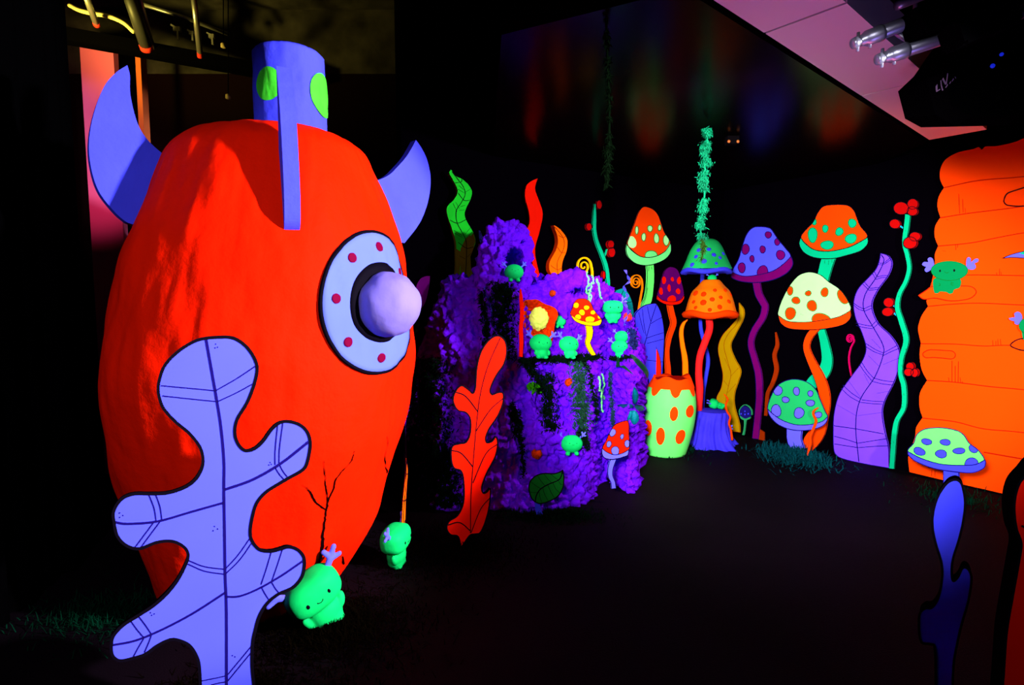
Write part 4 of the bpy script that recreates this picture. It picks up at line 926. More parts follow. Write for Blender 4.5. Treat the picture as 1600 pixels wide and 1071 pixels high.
moss_strip(MS, 'dark moss cushion on the ledge under the two seated green creatures', [(826,562),(850,563),(880,562),(905,561),(935,558)], 12, MOSSD, 2600, hang=.3)
moss_strip(MS, 'dark moss strand falling from the left end of the creature ledge', [(815,562),(828,572),(838,590),(842,615)], 8, MOSSD, 900)
moss_strip(MS, 'broad dark moss strand in the middle of the foam mound', [(856,585),(857,620),(859,650),(862,672)], 12, MOSSD, 1500)
moss_strip(MS, 'broad dark green moss strand right of the orange berry', [(902,566),(905,600),(907,630),(908,655),(908,690)], 12, mat('mid_moss', (0.004, 0.05, 0.022), 0.8, .1, var=.5), 1800)
moss_strip(MS, 'speckled dark garland falling diagonally right of the broad moss strand', [(905,562),(918,575),(924,600),(930,630),(932,655)], 4, MOSSD, 600, L=.025)
moss_strip(MS, 'thin dark garland right of the pale green bead garland', [(953,580),(955,610),(958,640),(959,665)], 4, mat('blue_moss', (0.004, 0.03, 0.05), .8, .1, var=.5), 500, L=.025)
moss_strip(MS, 'thin dark garland hanging left of the lower orange berry', [(806,640),(812,670),(816,700),(818,745)], 4, MOSSD, 600, L=.025)
moss_strip(MS, 'dark garland on the left face of the foam mound behind the red oak leaf', [(798,632),(804,650),(806,680)], 5, MOSSD, 400)
moss_strip(MS, 'dark moss under the stacked pair of pale green creatures', [(955,560),(968,562),(985,558)], 4, MOSSD, 400, hang=.3)
moss_strip(MS, 'dark leafy garland below the red ball on the right shoulder of the mound', [(985,515),(989,530),(990,545)], 5, mat('navy_moss', (0.004, 0.012, 0.10), .8, .1, var=.5), 350, L=.03, w=.008)
moss_strip(MS, 'dark leaf tuft beside the lower antlered creature ball', [(905,672),(912,685),(915,700)], 7, MOSSD, 350, L=.05)
moss_strip(MS, 'dark blade sheet added as shade over the left flank of the foam mound', [(662,560),(664,620),(668,690),(668,780)], 34, MOSSD, 7000)  # shade put in as dark blades where the mound is unlit
moss_strip(MS, 'dark blades added as shade at the lower left foot of the foam mound', [(690,700),(694,745),(700,790)], 26, MOSSD, 3000)  # more blades added to darken the shaded foot of the mound
moss_strip(MS, 'small green leaf tuft on the foam below the red stick', [(825,605),(832,600),(836,612)], 6, mat('bright_leaf', (0.02, 0.2, 0.0), .8), 60, L=.04, w=.01)
def chenille(label, path, rad=.008):
    bm = bmesh.new(); P = []
    for p in smooth_open([Vector(q) for q in path], 12):
        h, n = on_g(p.x, p.y); P.append(h + n*.03)
    for i in range(1, len(P)-1): P[i] = (P[i-1]+P[i]*2+P[i+1])/4
    bm_tube(bm, P, rad*.5, 6)
    for i in range(len(P)-1):
        for k in range(24):
            q = P[i].lerp(P[i+1], random.random()); d = rv().normalized(); blade(bm, q, d, Vector((0, 0, 1)), rad*1.8*random.uniform(.7, 1.2), .0022)
    o = obj_at('chenille_garland', bm, CHENILLE, P[0], smooth=False); return tag(o, label, 'garland')
chenille('pale green fuzzy garland left of two hanging over the dark recess', [(917,430),(918,445),(919,462),(920,473)])
chenille('pale green fuzzy garland right of two hanging over the dark recess', [(923,431),(923,448),(922,462),(923,472)])
chenille('short pale green fuzzy garland above the antlered creature on the right shoulder', [(929,437),(932,447),(933,455),(936,464)])
chenille('long pale green fuzzy garland on the lower right face of the foam mound', [(931,586),(934,605),(936,620),(938,645)])
chenille('second pale green fuzzy garland beside the long one on the lower right face', [(937,587),(940,600),(938,615),(942,627)])
def strap(label, path, wpx, m):
    pts = [(on_g(x, y)[0] + on_g(x, y)[1]*.05) for x, y in path]; c = smooth_open(pts, 6); bm = bmesh.new(); prev = None
    for i, p in enumerate(c):
        t = i/(len(c)-1); hw = wpx*px_size(p.y)*math.sin(math.pi*min(.97, t*.85+.12)); s = Vector((.9, .3, .25)).normalized()*hw
        nn = Vector((-.1, -1, .2))*.006
        q = [bm.verts.new(p-s), bm.verts.new(p+nn*(1.5)), bm.verts.new(p+s)]
        if prev: bm.faces.new((prev[0], prev[1], q[1], q[0])); bm.faces.new((prev[1], prev[2], q[2], q[1]))
        prev = q
    bmesh.ops.solidify(bm, geom=bm.faces[:], thickness=.004)
    o = obj_at('strap_leaf', bm, m, pts[0]); tag(o, label, 'leaf')
SL = mat('strap_leaf_green', (0.003, 0.06, 0.025), .5, .2)
strap('left one of two dark green strap leaves on the foam mound', [(966,562),(972,570),(979,578),(986,588)], 4, SL)
strap('right one of two dark green strap leaves on the foam mound', [(986,562),(994,568),(1000,580),(1004,592)], 5, SL)
def teal_plant():
    c0, n0 = on_g(985, 635); r = empty('teal_leaf_plant', c0, 0, 'teal broad-leaved plant on the right foot of the foam mound', 'plant')
    m = mat('teal_leaf', (0.0, 0.28, 0.36), .5, .15, var=.2)
    for (x0, y0, x1, y1, hw) in ((987,632,962,632,5),(990,630,988,603,5),(990,632,1004,638,5),(988,640,988,661,7),(984,640,977,655,3)):
        a, b = on_g(x0, y0)[0]+Vector((0, -.05, 0)), on_g(x1, y1)[0]+Vector((0, -.07, 0)); bm = bmesh.new(); prev = None
        ax = (b-a); s0 = ax.cross(Vector((0, -1, 0))).normalized()*hw*px_size(a.y)
        for i in range(9):
            t = i/8; p = a+ax*t+Vector((0, -.03*math.sin(t*3.1), 0)); s = s0*math.sin(math.pi*(.08+.9*t))**.7
            q = [bm.verts.new(p-s), bm.verts.new(p+Vector((0, .008, 0))), bm.verts.new(p+s)]
            if prev: bm.faces.new((prev[0], prev[1], q[1], q[0])); bm.faces.new((prev[1], prev[2], q[2], q[1]))
            prev = q
        bmesh.ops.solidify(bm, geom=bm.faces[:], thickness=.003)
        obj_at('leaf', bm, m, None, r)
teal_plant()
def fuzzy_ball(label, px, py, rpx, m):
    p, n = on_g(px, py); bm = bmesh.new(); r = rpx*px_size(p.y); c = p+n*r*.6
    s = bm_ell(bm, c, (r, r, r*1.05), 24, 16)
    for v in list(bm.verts): v.co += (v.co-c).normalized()*noise.noise(v.co*60)*r*.25
    for k in range(160): 
        d = rv().normalized(); blade(bm, c+d*r*.9, (d+rv()*.3).normalized(), rv().normalized(), r*.35, r*.06)
    o = obj_at('fuzzy_berry', bm, m, c, smooth=True); tag(o, label, 'berry')
FB = mat('fuzzy_orange_red', (0.55, 0.03, 0.0), .8, .05, var=.5, vscale=40)
FR = mat('fuzzy_red', (0.8, 0.03, 0.02), .7, .1, var=.3, vscale=30)
fuzzy_ball('small orange-red fuzzy berry on the foam above the orange flower', 865, 461, 5, FB)
fuzzy_ball('shiny red berry on the right shoulder of the foam mound', 983, 497, 6.5, FR)
fuzzy_ball('orange fuzzy berry in the middle of the foam mound below the ledge', 890, 596, 6.5, FB)
fuzzy_ball('orange-red fuzzy berry low on the foam left of the antlered creature ball', 841, 706, 8, FB)
def ribbon3d(name, label, cat, path, hw, m, lift=.04, Y=None):
    pts = []
    for x, y in path:
        pts.append((on_g(x, y)[0]+on_g(x, y)[1]*lift) if Y is None else at_y(x, y, Y))
    c = smooth_open(pts, 8); bm = bmesh.new(); prev = None
    for i, p in enumerate(c):
        a = i*.35; s = Vector((math.cos(a), .4*math.sin(a), .25*math.sin(a)))*hw
        q = [bm.verts.new(p-s), bm.verts.new(p+s)]
        if prev: bm.faces.new((prev[0], prev[1], q[1], q[0]))
        prev = q
    bmesh.ops.solidify(bm, geom=bm.faces[:], thickness=.003)
    o = obj_at(name, bm, m, pts[-1]); return tag(o, label, cat)
ribbon3d('twisted_ribbon', 'pale lavender twisted ribbon rising beside the antlered creature on the right shoulder', 'ribbon', [(977,422),(982,434),(983,441),(975,448),(979,458),(981,466),(975,471),(979,480),(982,490),(977,500),(976,509)], .013, SKYBLUE, Y=4.5)
ribbon3d('thin_ribbon', 'thin pale blue ribbon running down the left side of the foam tower', 'ribbon', [(757,450),(760,465),(764,480),(770,497)], .005, LAV, lift=.02)
ribbon3d('thin_ribbon', 'thin pale blue ribbon on the foam right of the red oak leaf tip', 'ribbon', [(783,578),(787,587),(789,597)], .005, LAV, lift=.02)

# ------------------------------------------------------------------ things set into the mound
def gboard(px, py, fwd=.05, n=(.12, -.99)):
    p = on_g(px, py)[0]; b = Board((p.x, p.y-fwd), n); return b
mushroom(gboard(915, 492, .14, (.2, -.98)), 'red mushroom cut-out with yellow spots and yellow stem on the ledge of the foam mound', (928, 556),
     [(906.9,466.7),(914.7,467.3),(922.6,472.9),(927,483),(933.8,491.9),(939.4,498.6),(933.8,502),(924.8,504.2),(911.4,502.5),(899,497.5),(891.2,490.8),(894.6,481.8),(896.8,474),(901.3,468.4)], mat('mushroom_red', (0.95, 0.008, 0.0)),
     [(891,491,1),(899,497),(911.4,502),(924.8,503.6),(933.8,501.5),(939.8,498.6,1),(940,502),(937,508),(927,509.5),(911.4,507.5),(898,501.5)], YELLOW,
     [(918.5,505),(921.5,516),(921,527),(918.5,536),(923.4,548),(928,556)], [4.8,5,4.4,3.8,3.6,3.6], YELLOW,
     [(900.2,477.4,3.9,4.2,YELLOW),(916.4,481,4.3,3.1,YELLOW),(909.3,488.5,4.5,4.2,YELLOW),(926.5,488.5,3.6,3.1,YELLOW),(903,495.8,4.7,4,YELLOW),(921.7,499.5,7.3,4.5,YELLOW),(936.5,495.3,2.2,3.1,YELLOW)], border=.9)
bd = gboard(814, 530, .06, (.3, -.95)); bd.set_base(814, 558)
o = panel('kelp_cutout', bd, ribbon_outline([(813.6,452),(815,470),(816,490),(814.5,515),(815,535),(814,558)], [.6,2.6,2.6,2.8,2.8,2.6]), RED, -.008, .008); tag(o, 'narrow red upright strip left of the orange flower on the foam mound', 'kelp cut-out')
def flower():
    c0 = on_g(842, 498)[0]+Vector((0, -.06, 0)); r = empty('sponge_flower', c0, 0, 'crumpled orange flower with a yellow sponge heart set in the foam mound', 'flower')
    ol = [tuple(p) for p in smooth_closed([(818.5,471),(830,468.5),(839,468.5),(850,474.6),(866,481.4),(870.6,491.5),(866,506),(863.9,522.8),(860.5,534),(848,529),(835,526),(822.4,519.5),(818.5,510.5),(817,490)], 8)]
    bm = bmesh.new(); M = 18; K = len(ol); rings = []; ctr = Vector((842, 498))
    for i in range(M+1):
        t = .25+.75*i/M; ring = []
        for k, p in enumerate(ol):
            q = ctr.lerp(Vector(p), t); h = -.05*math.sin((t-.25)/.75*math.pi)-.10*(t-.7)*(1 if t > .7 else 0)
            v = at_y(q.x, q.y, c0.y); v.y += .05-.12*t*t + .03*noise.noise(Vector((q.x*.22, q.y*.22, 1)))+.018*noise.noise(Vector((q.x*.6, q.y*.5, 4)))
            ring.append(bm.verts.new(v))
        rings.append(ring)
    for a, b in zip(rings, rings[1:]):
        for k in range(K): bm.faces.new((a[k], a[(k+1) % K], b[(k+1) % K], b[k]))
    bmesh.ops.solidify(bm, geom=bm.faces[:], thickness=-.008)
    bmesh.ops.recalc_face_normals(bm, faces=bm.faces)
    obj_at('petals', bm, mat('flower_orange', (0.95, 0.06, 0.0), .7, .05, bump=.4, bscale=30), None, r)
    bm = bmesh.new(); cc = at_y(842, 498, c0.y-.01); bm_ell(bm, cc, (15*px_size(cc.y), .05, 18*px_size(cc.y)), 48, 36)
    for v in bm.verts: v.co += (v.co-cc).normalized()*(noise.noise(v.co*55)*.012+noise.noise(v.co*120)*.005)
    obj_at('sponge', bm, CORE, None, r)
flower()
mushroom((lambda b: b)(Board((on_floor(958, 764).x, 4.22), (.1, -.995))), 'small red mushroom cut-out with lavender spots at the right foot of the foam mound', (959, 764),
     [(977,658),(982,660.6),(982.7,679.7),(983,703.5),(972.4,709),(959.7,711.4),(948.6,707.5),(941.4,701),(947,689),(953.3,675),(961.3,663.8)], RED,
     [(940.5,700.5,1),(948.6,707),(959.7,711),(972.4,708.6),(983,702.5,1),(982,708),(980.5,712),(969,716),(956.5,718.2),(945.4,716.4),(940.8,710)], SKYBLUE,
     [(959,716),(954,732),(954,744.8),(958,754.3),(959,764)], [4.4,4,3.5,3.2,3.5], SKYBLUE,
     [(957.3,676.5,5,6,SKYBLUE,INK,.4),(972,682.5,2.9,4.1,SKYBLUE,INK,.3),(951.4,694.4,4.1,5,SKYBLUE,INK,.3),(980,693.7,4.1,6.3,SKYBLUE,INK),(961.3,705,6.6,7,SKYBLUE,INK)], border=1.3)
h = on_floor(843, 808); bd = Board((h.x, h.y), (.1, -.995)); bd.set_base(844, 808); bd.base.z = 0
r = root('leaf_cutout', bd, 'dark green pointed leaf cut-out with black veins and a blue stalk before the foam mound', 'leaf cut-out')
panel('blade', bd, smooth_closed([(879.5,735,1),(881,748),(879.5,762),(872.4,775),(859.7,783),(845.4,787.3),(835.9,784.4),(829.5,776.5),(826.3,763.8),(828.7,752.7),(837.5,744),(850,740.3),(864.4,740.8),(874,738.4)], 5), LEAFG, 0, .012, parent=r, edge=BLACK, border=1.8,
      lines=[(1.8, INK, (879,737),(874,749.5),(856.5,757.5),(843.8,765.4),(837.5,776.5),(836.7,785))]+[(.7, INK, *s) for s in [((872,751),(866,746),(860,741)),((862,755),(856,749),(850,741)),((852,760),(846,753),(840,744)),((845,764),(838,760),(829,753)),((840,770),(834,770),(827,769)),((872,751),(876,757),(880,758)),((864,755),(868,764),(874,770)),((856,758),(860,768),(866,778)),((848,762),(851,773),(857,784)),((842,768),(844,778),(847,786))]])
panel('stalk', bd, ribbon_outline([(838.5,783),(841,796),(844.5,808)], [4,4.4,4.8]), BLUE, -.002, .008, parent=r)

# ------------------------------------------------------------------ green antlered creature figures
def creature_meshes():
    bm = bmesh.new()
    vs = bm_ell(bm, (0, 0, 0), (1, 1, 1), 40, 28)
    for v in vs:
        x, y, z = v.co; e = .72
        f = lambda q: math.copysign(abs(q)**e, q)
        v.co = Vector((f(x)*.42, f(y)*.30, .665+f(z)*.285))
    bm_ell(bm, (0, 0, .27), (.265, .21, .27), 28, 20)
    bm_ell(bm, (0, 0, .12), (.24, .20, .12), 28, 16)
    for s in (-1, 1):
        bm_ell(bm, (s*.26, -.05, .27), (.075, .08, .14), 16, 12, Matrix.Rotation(s*.45, 3, 'Y'))
        bm_ell(bm, (s*.12, -.07, .045), (.09, .11, .06), 16, 12)
    body = remeshed(bm, .018, 'creature_body'); body.materials.append(CREATURE)
    out = []
    for s in (-1, 1):
        bm = bmesh.new()
        def t(p, q, r):
            for k in range(7): bm_ell(bm, Vector(p).lerp(Vector(q), k/6), (r, r*.8, r), 12, 8)
        b = (s*.30, 0, .80); j = (s*.44, 0, .93)
        t(b, j, .055); t(j, (s*.40, 0, 1.08), .045); t(j, (s*.56, 0, 1.06), .045); t((s*.43, 0, .91), (s*.58, 0, .90), .042)
        me = remeshed(bm, .015, 'antler'); me.materials.append(ANTLER); out.append(me)
    bm = bmesh.new(); bm_ell(bm, (0, 0, 0), (.022, .012, .035), 14, 10); eye = new_mesh(bm, name='eye'); eye.materials.append(INK)
    bm = bmesh.new(); bm_tube(bm, [(.045*math.cos(a), 0, .03*math.sin(a)) for a in [math.pi+math.pi*k/8 for k in range(9)]], .006, 6); mouth = new_mesh(bm, name='mouth'); mouth.materials.append(INK)
    bm = bmesh.new(); bm_ell(bm, (0, 0, .62), (.47, .37, .37), 40, 28); bm_ell(bm, (.06, -.08, .22), (.27, .24, .22), 28, 20)
    for s in (-1, 1): bm_ell(bm, (s*.15+.06, -.16, .07), (.11, .14, .08), 16, 12); bm_ell(bm, (s*.27+.06, -.14, .24), (.08, .08, .11), 16, 12)
    squat = remeshed(bm, .018, 'creature_squat_body'); squat.materials.append(CREATURE)
    bm = bmesh.new(); bm_ell(bm, (0, 0, .56), (.55, .44, .44), 40, 28)
    for s in (-1, 1): bm_ell(bm, (s*.22, -.16, .10), (.12, .15, .10), 16, 12)
    ball = remeshed(bm, .018, 'creature_ball_body'); ball.materials.append(CREATURE)
    return (body, squat, ball), out, eye, mouth
CB, CA, CE, CM = creature_meshes()
first = []
def creature(label, base, h, yaw=0, roll=0, pitch=0, kind=0):
    r = empty('antlered_creature', base, 0, label, 'creature figure'); r['group'] = 'green antlered creature figures'
    r.rotation_euler = (pitch, roll, yaw); r.scale = (h, h, h)
    for nm, me, loc in [('body', CB[kind], None), ('antler', CA[0], (-.06*kind, 0, .02*kind)), ('antler', CA[1], (.06*kind, 0, .02*kind)), ('eye', CE, (-.17, (-.292, -.338, -.395)[kind], .665)), ('eye', CE, (.17, (-.292, -.338, -.395)[kind], .665)), ('mouth', CM, (0, (-.300, -.366, -.438)[kind], .63))]:
        o = bpy.data.objects.new(nm, me); C.objects.link(o); o.parent = r
        if loc: o.location = loc
    return r
R_ = math.radians
p = on_floor(512, 984); creature('large green antlered creature figure leaning beside the blue oak leaf on the floor', p+Vector((0, .06, 0)), .32, R_(38), R_(-25))
p = on_floor(617, 892); creature('green antlered creature figure seen in profile at the right foot of the rocket', p+Vector((0, .06, 0)), .265, R_(80), R_(-4))
def seat(px, py, up=0): 
    q = on_g(px, py); return q[0]
def g_creature(label, px, py_foot, py_top, yaw, roll=0, dY=-.03, kind=0):
    q = seat(px, py_foot); Y = q.y+dY; b = at_y(px, py_foot, Y); t = at_y(px, py_top, Y)
    return creature(label, b, (t.z-b.z)/.97, yaw, roll, kind=kind)
g_creature('round green antlered creature figure in the cave of the purple tower', 803, 441, 414, R_(10), 0, -.10, 2)
g_creature('green antlered creature figure seated in front of the orange flower', 843, 560, 523, R_(15), R_(4), -.15, 1)
g_creature('green antlered creature figure leaning right of the one under the orange flower', 886, 560, 526, R_(28), R_(8), -.15, 1)
g_creature('pale green antlered creature figure standing on the right shoulder of the foam mound', 957, 505, 469, R_(4), 0, -.14)
a = g_creature('lower creature of the stacked pair on the right of the foam mound', 968, 560, 532, R_(8), 0, -.10, 1)
g_creature('small creature sitting on the head of another on the right of the foam mound', 971, 538, 518, R_(12), 0, -.12, 2)
g_creature('green ball-headed creature figure low on the foam near the red mushroom', 893, 711, 681, R_(5), 0, -.07, 2)
g_creature('tiny creature figure between the orange flower and the red mushroom', 873, 513, 494, R_(20), R_(5), -.14, 2)

# ------------------------------------------------------------------ speckled pot, stump, round mushrooms
JY = 5.62
def jar():
    c = at_y(1040, 640, JY); bx = c.x; r = empty('spotted_pot', (bx, JY, 0), 0, 'bulging pale green pot with red spots and a red scalloped mouth beside the foam mound', 'pot')
    zt_ = at_y(1048, 589, JY).z
    prof_px = [(705, 33), (690, 37), (665, 41), (640, 42), (620, 39.5), (605, 35), (592, 29), (588, 27)]
    prof = [(w_*px_size(JY)*.98, max(0.0, at_y(1040, y, JY).z)) for y, w_ in prof_px]
    prof[0] = (prof[0][0], 0.0)
    ps = [(v.x, v.y) for v in smooth_open([Vector(q) for q in prof], 6)]
    def lean(z): return 9*px_size(JY)*z/zt_
    def ringfix(bm):
        for v in bm.verts: v.co.x += lean(v.co.z)
    bm = bmesh.new(); lathe(bm, [q for q in ps if q[1] < zt_-.045], (bx, JY, 0), 64, close_top=True)
    ringfix(bm); ves = obj_at('vessel', bm, mat('pot_green', (0.14, 0.92, 0.15), .6, .02, var=.12), None, r)
    def prad(z):
        for a, b in zip(ps, ps[1:]):
            if a[1] <= z <= b[1]: return a[0]+(b[0]-a[0])*(z-a[1])/max(1e-6, b[1]-a[1])
        return ps[-1][0]
    zmid = at_y(1040, 607, JY).z
    bm = bmesh.new(); K = 96; M = 10; rows = []
    for i in range(M+1):
        row = []
        for k in range(K):
            a = 2*math.pi*k/K; zl = zmid - .075*max(0, math.sin(a*7+.6))**.6*(1 if math.sin(a*7+.6) > 0 else 0) + .02
            ztp = zt_+.015*math.sin(a*5)+.012*math.sin(a*3+1); z = zl+(ztp-zl)*i/M
            rr = prad(min(z, zt_))+.009
            row.append(bm.verts.new((bx+rr*math.cos(a), JY+rr*math.sin(a), z)))
        rows.append(row)
    rows.append([bm.verts.new((bx+(prad(zt_)*.72)*math.cos(2*math.pi*k/K), JY+(prad(zt_)*.72)*math.sin(2*math.pi*k/K), zt_-.04)) for k in range(K)])
    for q1, q2 in zip(rows, rows[1:]):
        for k in range(K): bm.faces.new((q1[k], q1[(k+1) % K], q2[(k+1) % K], q2[k]))
    ringfix(bm); bmesh.ops.recalc_face_normals(bm, faces=bm.faces)
    obj_at('scalloped_mouth', bm, DORANGE, None, r)
    bm = bmesh.new(); lathe(bm, [(prad(zt_)*.96, zt_-.012), (prad(zt_)*.5, zt_-.02), (.001, zt_-.012)], (bx, JY, 0), 48, close_bot=False, close_top=False)
    for v in bm.verts: v.co.z += .012*noise.noise(v.co*12)
    ringfix(bm); obj_at('mouth_lining', bm, mat('maroon_lining', (0.22, 0.002, 0.0)), None, r)
    camd = math.atan2(-JY, -bx)
    for px, py, rx, ry in ((1053,647,6,11),(1078,643,6,9.5),(1013,669,5.5,12.5),(1032,682,6.5,14),(1063,683,7,11.5),(1002,695,6,12),(1090,670,6,11),(1030,640,.1,.1)):
        if rx < 1: continue
        d = ray(px, py); hit = None
        for k in range(400):
            t = 4.6+k*.004; q = EYE+d*t
            if math.hypot(q.x-lean(q.z)-bx, q.y-JY) <= prad(max(0.01, q.z)): hit = q; break
        if hit is None: continue
        a0 = math.atan2(hit.y-JY, hit.x-lean(hit.z)-bx); R0 = prad(hit.z); bm = bmesh.new(); rings = []; fs = max(.45, abs(math.cos(a0-camd)))
        for i in range(5):
            rings.append([bm.verts.new((lambda a, z: (bx+lean(z)+(prad(max(0, z))+.004)*math.cos(a), JY+(prad(max(0, z))+.004)*math.sin(a), z))(a0+rx*px_size(JY)/R0/fs*i/4*math.cos(2*math.pi*k/24), max(.004, hit.z+ry*px_size(JY)*i/4*math.sin(2*math.pi*k/24)))) for k in range(24)])
        for q1, q2 in zip(rings[1:], rings[2:]):
            for k in range(24): bm.faces.new((q1[k], q1[(k+1) % 24], q2[(k+1) % 24], q2[k]))
        bm.faces.new(rings[1]); bmesh.ops.delete(bm, geom=rings[0], context='VERTS'); bmesh.ops.recalc_face_normals(bm, faces=bm.faces)
        obj_at('spot', bm, DORANGE, None, ves)
jar()
def tentacle(label, pts, hw, m, Y, edge):
    b = Board((at_y(pts[-1][0], 640, Y).x, Y), (-.1, -1)); bd = b; bd.set_base(*pts[-1])
    o = panel('tentacle_cutout', bd, ribbon_outline(pts, hw), m, -.012, .012, edge=edge, border=.7, border_mat=edge); tag(o, label, 'tentacle cut-out')
tentacle('short red tentacle cut-out curling up behind the left lip of the spotted pot', [(1022.5,534),(1023.5,545),(1027,558),(1028.5,575),(1028,600),(1028,690)], [.4,2.4,3.6,4.4,4.6,4.6], RED, 5.92, INK)
tentacle('short orange tentacle cut-out curling up behind the right lip of the spotted pot', [(1074.5,499.5),(1067.5,507),(1064.5,520),(1066.5,540),(1070,560),(1071,585),(1071,690)], [.4,2.6,3.3,3.6,4.3,4.6,4.6], mat('orange_flame', (0.95, 0.18, 0.0)), 5.97, RUST)
def round_mushroom(label, px, Y, rows, rim_rows, cap_m, rim_m, spot_m, spots, stem, srad, stem_m, wob=.03):
    c = at_y(px, 450, Y); b = Vector((c.x, Y, 0)); r = empty('round_mushroom', b, 0, label, 'mushroom')
    prof = [(w_*px_size(Y), at_y(px, y, Y).z) for y, w_ in rows]; ps = [(v.x, v.y) for v in smooth_open([Vector(q) for q in prof], 6)]
    def md(rr, z, a): return rr*(1+wob*noise.noise(Vector((math.cos(a)*1.6, math.sin(a)*1.6, z*6))))
    bm = bmesh.new(); lathe(bm, ps[::-1] if ps[0][1] > ps[-1][1] else ps, (b.x, b.y, 0), 64, mod=md); bmesh.ops.recalc_face_normals(bm, faces=bm.faces)
    capo = obj_at('cap', bm, cap_m, None, r)
    rp = [(w_*px_size(Y), at_y(px, y, Y).z) for y, w_ in rim_rows]; bm = bmesh.new(); lathe(bm, rp, (b.x, b.y, 0), 64, mod=lambda rr, z, a: (rr*(1+.015*math.sin(5*a+1)), z+.012*math.sin(4*a))); bmesh.ops.recalc_face_normals(bm, faces=bm.faces)
    obj_at('rim', bm, rim_m, None, r)
    P, Rr = smooth3([(*at_y(x, y, Y+dy), ) for x, y, dy in stem], srad, 8); bm = bmesh.new(); bm_tube(bm, P, Rr, 14)
    obj_at('stem', bm, stem_m, None, r)
    pz = sorted(ps, key=lambda q: q[1])
    def prad(z):
        for a, q in zip(pz, pz[1:]):
            if a[1] <= z <= q[1]: return a[0]+(q[0]-a[0])*(z-a[1])/max(1e-6, q[1]-a[1])
        return 0
    for x, y, rr in spots:
        d = ray(x, y); hit = None
        for k in range(500):
            q = EYE+d*(Y-.6+k*.002); 
            if math.hypot(q.x-b.x, q.y-b.y) <= prad(q.z): hit = q; break
        if hit is None:
            q = at_y(x, y, Y); hit = q
        n = Vector((hit.x-b.x, hit.y-b.y, .12)).normalized(); R = rr*px_size(Y); bm = bmesh.new()
        bm_ell(bm, hit+n*.002, (R, R, R*.38), 18, 10, n.to_track_quat('Z', 'Y').to_matrix()); obj_at('spot', bm, spot_m, None, capo)
    return r
round_mushroom('domed green mushroom with raised blue spots under the hanging moss', 1103, 6.0,
    [(373,3),(374.5,10),(379,17),(388,23),(400,28),(412,33),(421,37)], [(428,30),(427,37),(424.5,38.5),(421,37),(420,30)], mat('round_cap_green', (0.01, 0.5, 0.11), .7, .06, bump=.2, bscale=12, var=.2), BLUE, BLUE,
    [(1092,391,3.6),(1087.5,401.5,3.2),(1107.5,390,3.3),(1115.5,398.5,3.4),(1125,403,2.9),(1100,408.5,4.2),(1081.5,414,3.8),(1119,412,2.7),(1130,396.5,3)],
    [(1098,426,0),(1097,440,.2),(1093.5,480,.3),(1094.5,505,.3),(1096,519,.3),(1101.5,540,.3),(1106.3,564,.3),(1103,589,.3),(1099,616,.3),(1097,660,.3),(1097,694,.3)], [.024,.022,.02,.021,.022,.022,.024,.022,.021,.022,.024], BLUE)
round_mushroom('domed orange mushroom with raised red spots and thick red stem in the room corner', 1111, 5.9,
    [(437,8),(438.5,13),(447,20),(456,28),(470,33),(483,36.5),(488,38)], [(497,30),(495,40),(490,42.5),(486.5,40),(485,32)], mat('round_cap_orange', (0.95, 0.17, 0.0), .7, .06, bump=.2, bscale=12, var=.12), DORANGE, mat('spot_scarlet', (0.85, 0.03, 0.0)),
    [(1099.5,460,4.3),(1117,454,3),(1133,454,3.3),(1141.5,460.5,2.6),(1087,458.5,4.5),(1126,465,3.1),(1112.7,468,3.8),(1099,473,4.8),(1084,472,3.1),(1138.7,471.5,3.4),(1124.5,480,3.8),(1109,484.5,3.1),(1087,481,3)],
    [(1107,492,0),(1108.7,513.4,0),(1101.4,535.3,0),(1094,557,0),(1091.7,581.4,0),(1093,605.7,0),(1091.7,630,0),(1090,660,.15),(1089,692,.25)], [.036,.038,.038,.037,.037,.04,.041,.043,.046], mat('stem_scarlet', (0.95, 0.012, 0.012), .7, .06, bump=.2, bscale=14))
p = at_y(1112.5, 440.5, 5.85); creature('tiny green creature figure perched on top of the orange domed mushroom', at_y(1112.5, 442, 5.86), .085, R_(-10), kind=2)
SY = 5.55
def stump():
    c = on_floor(1112, 696); b = Vector((c.x, c.y+.02, 0)); Y = b.y; r = empty('tree_stump', b, 0, 'blue tree stump with grooved bark and spreading roots', 'tree stump')
    zt_ = at_y(1113, 642, Y).z
    prof = [(38*px_size(Y), -.01), (31*px_size(Y), zt_*.22), (27*px_size(Y), zt_*.5), (25*px_size(Y), zt_*.85), (24*px_size(Y), zt_)]
    ps = [(v.x, v.y) for v in smooth_open([Vector(q) for q in prof], 12)]
    def md(rr, z, a):
        t = max(0, 1-z/zt_); return rr*(1+.05*math.sin(17*a+2*math.sin(z*9))*(.5+t)+.16*t*t*math.sin(5*a+.8)+.05*noise.noise(Vector((math.cos(a)*5, math.sin(a)*5, z*4))))
    bm = bmesh.new(); lathe(bm, ps, b, 120, mod=md); obj_at('bark', bm, STUMP, None, r)
    bm = bmesh.new(); lathe(bm, [(24*px_size(Y)*.92, zt_), (.02, zt_+.008)], b, 40, close_bot=False); obj_at('cut_top', bm, STUMP, None, r)
    return b, zt_
SB, SZ = stump()
q = creature('green creature figure lying on its back on top of the blue tree stump', Vector((SB.x-.10, SB.y-.04, SZ+.075)), .17, R_(78), 0, 0)
q.rotation_euler = (R_(-74), R_(0), R_(70)); q.location = Vector((SB.x+.12, SB.y-.03, SZ+.045))
p = on_floor(1126, 698); creature('green creature figure standing in front of the blue tree stump', p+Vector((0, .03, 0)), .215, R_(-12))
def vine3d(name, label, pts, rad, m):
    P, Rr = smooth3([tuple(p) for p in pts], rad, 8); bm = bmesh.new(); bm_tube(bm, P, Rr, 10); o = obj_at(name, bm, m, pts[-1]); return tag(o, label, 'vine')
Yv = SB.y-.12
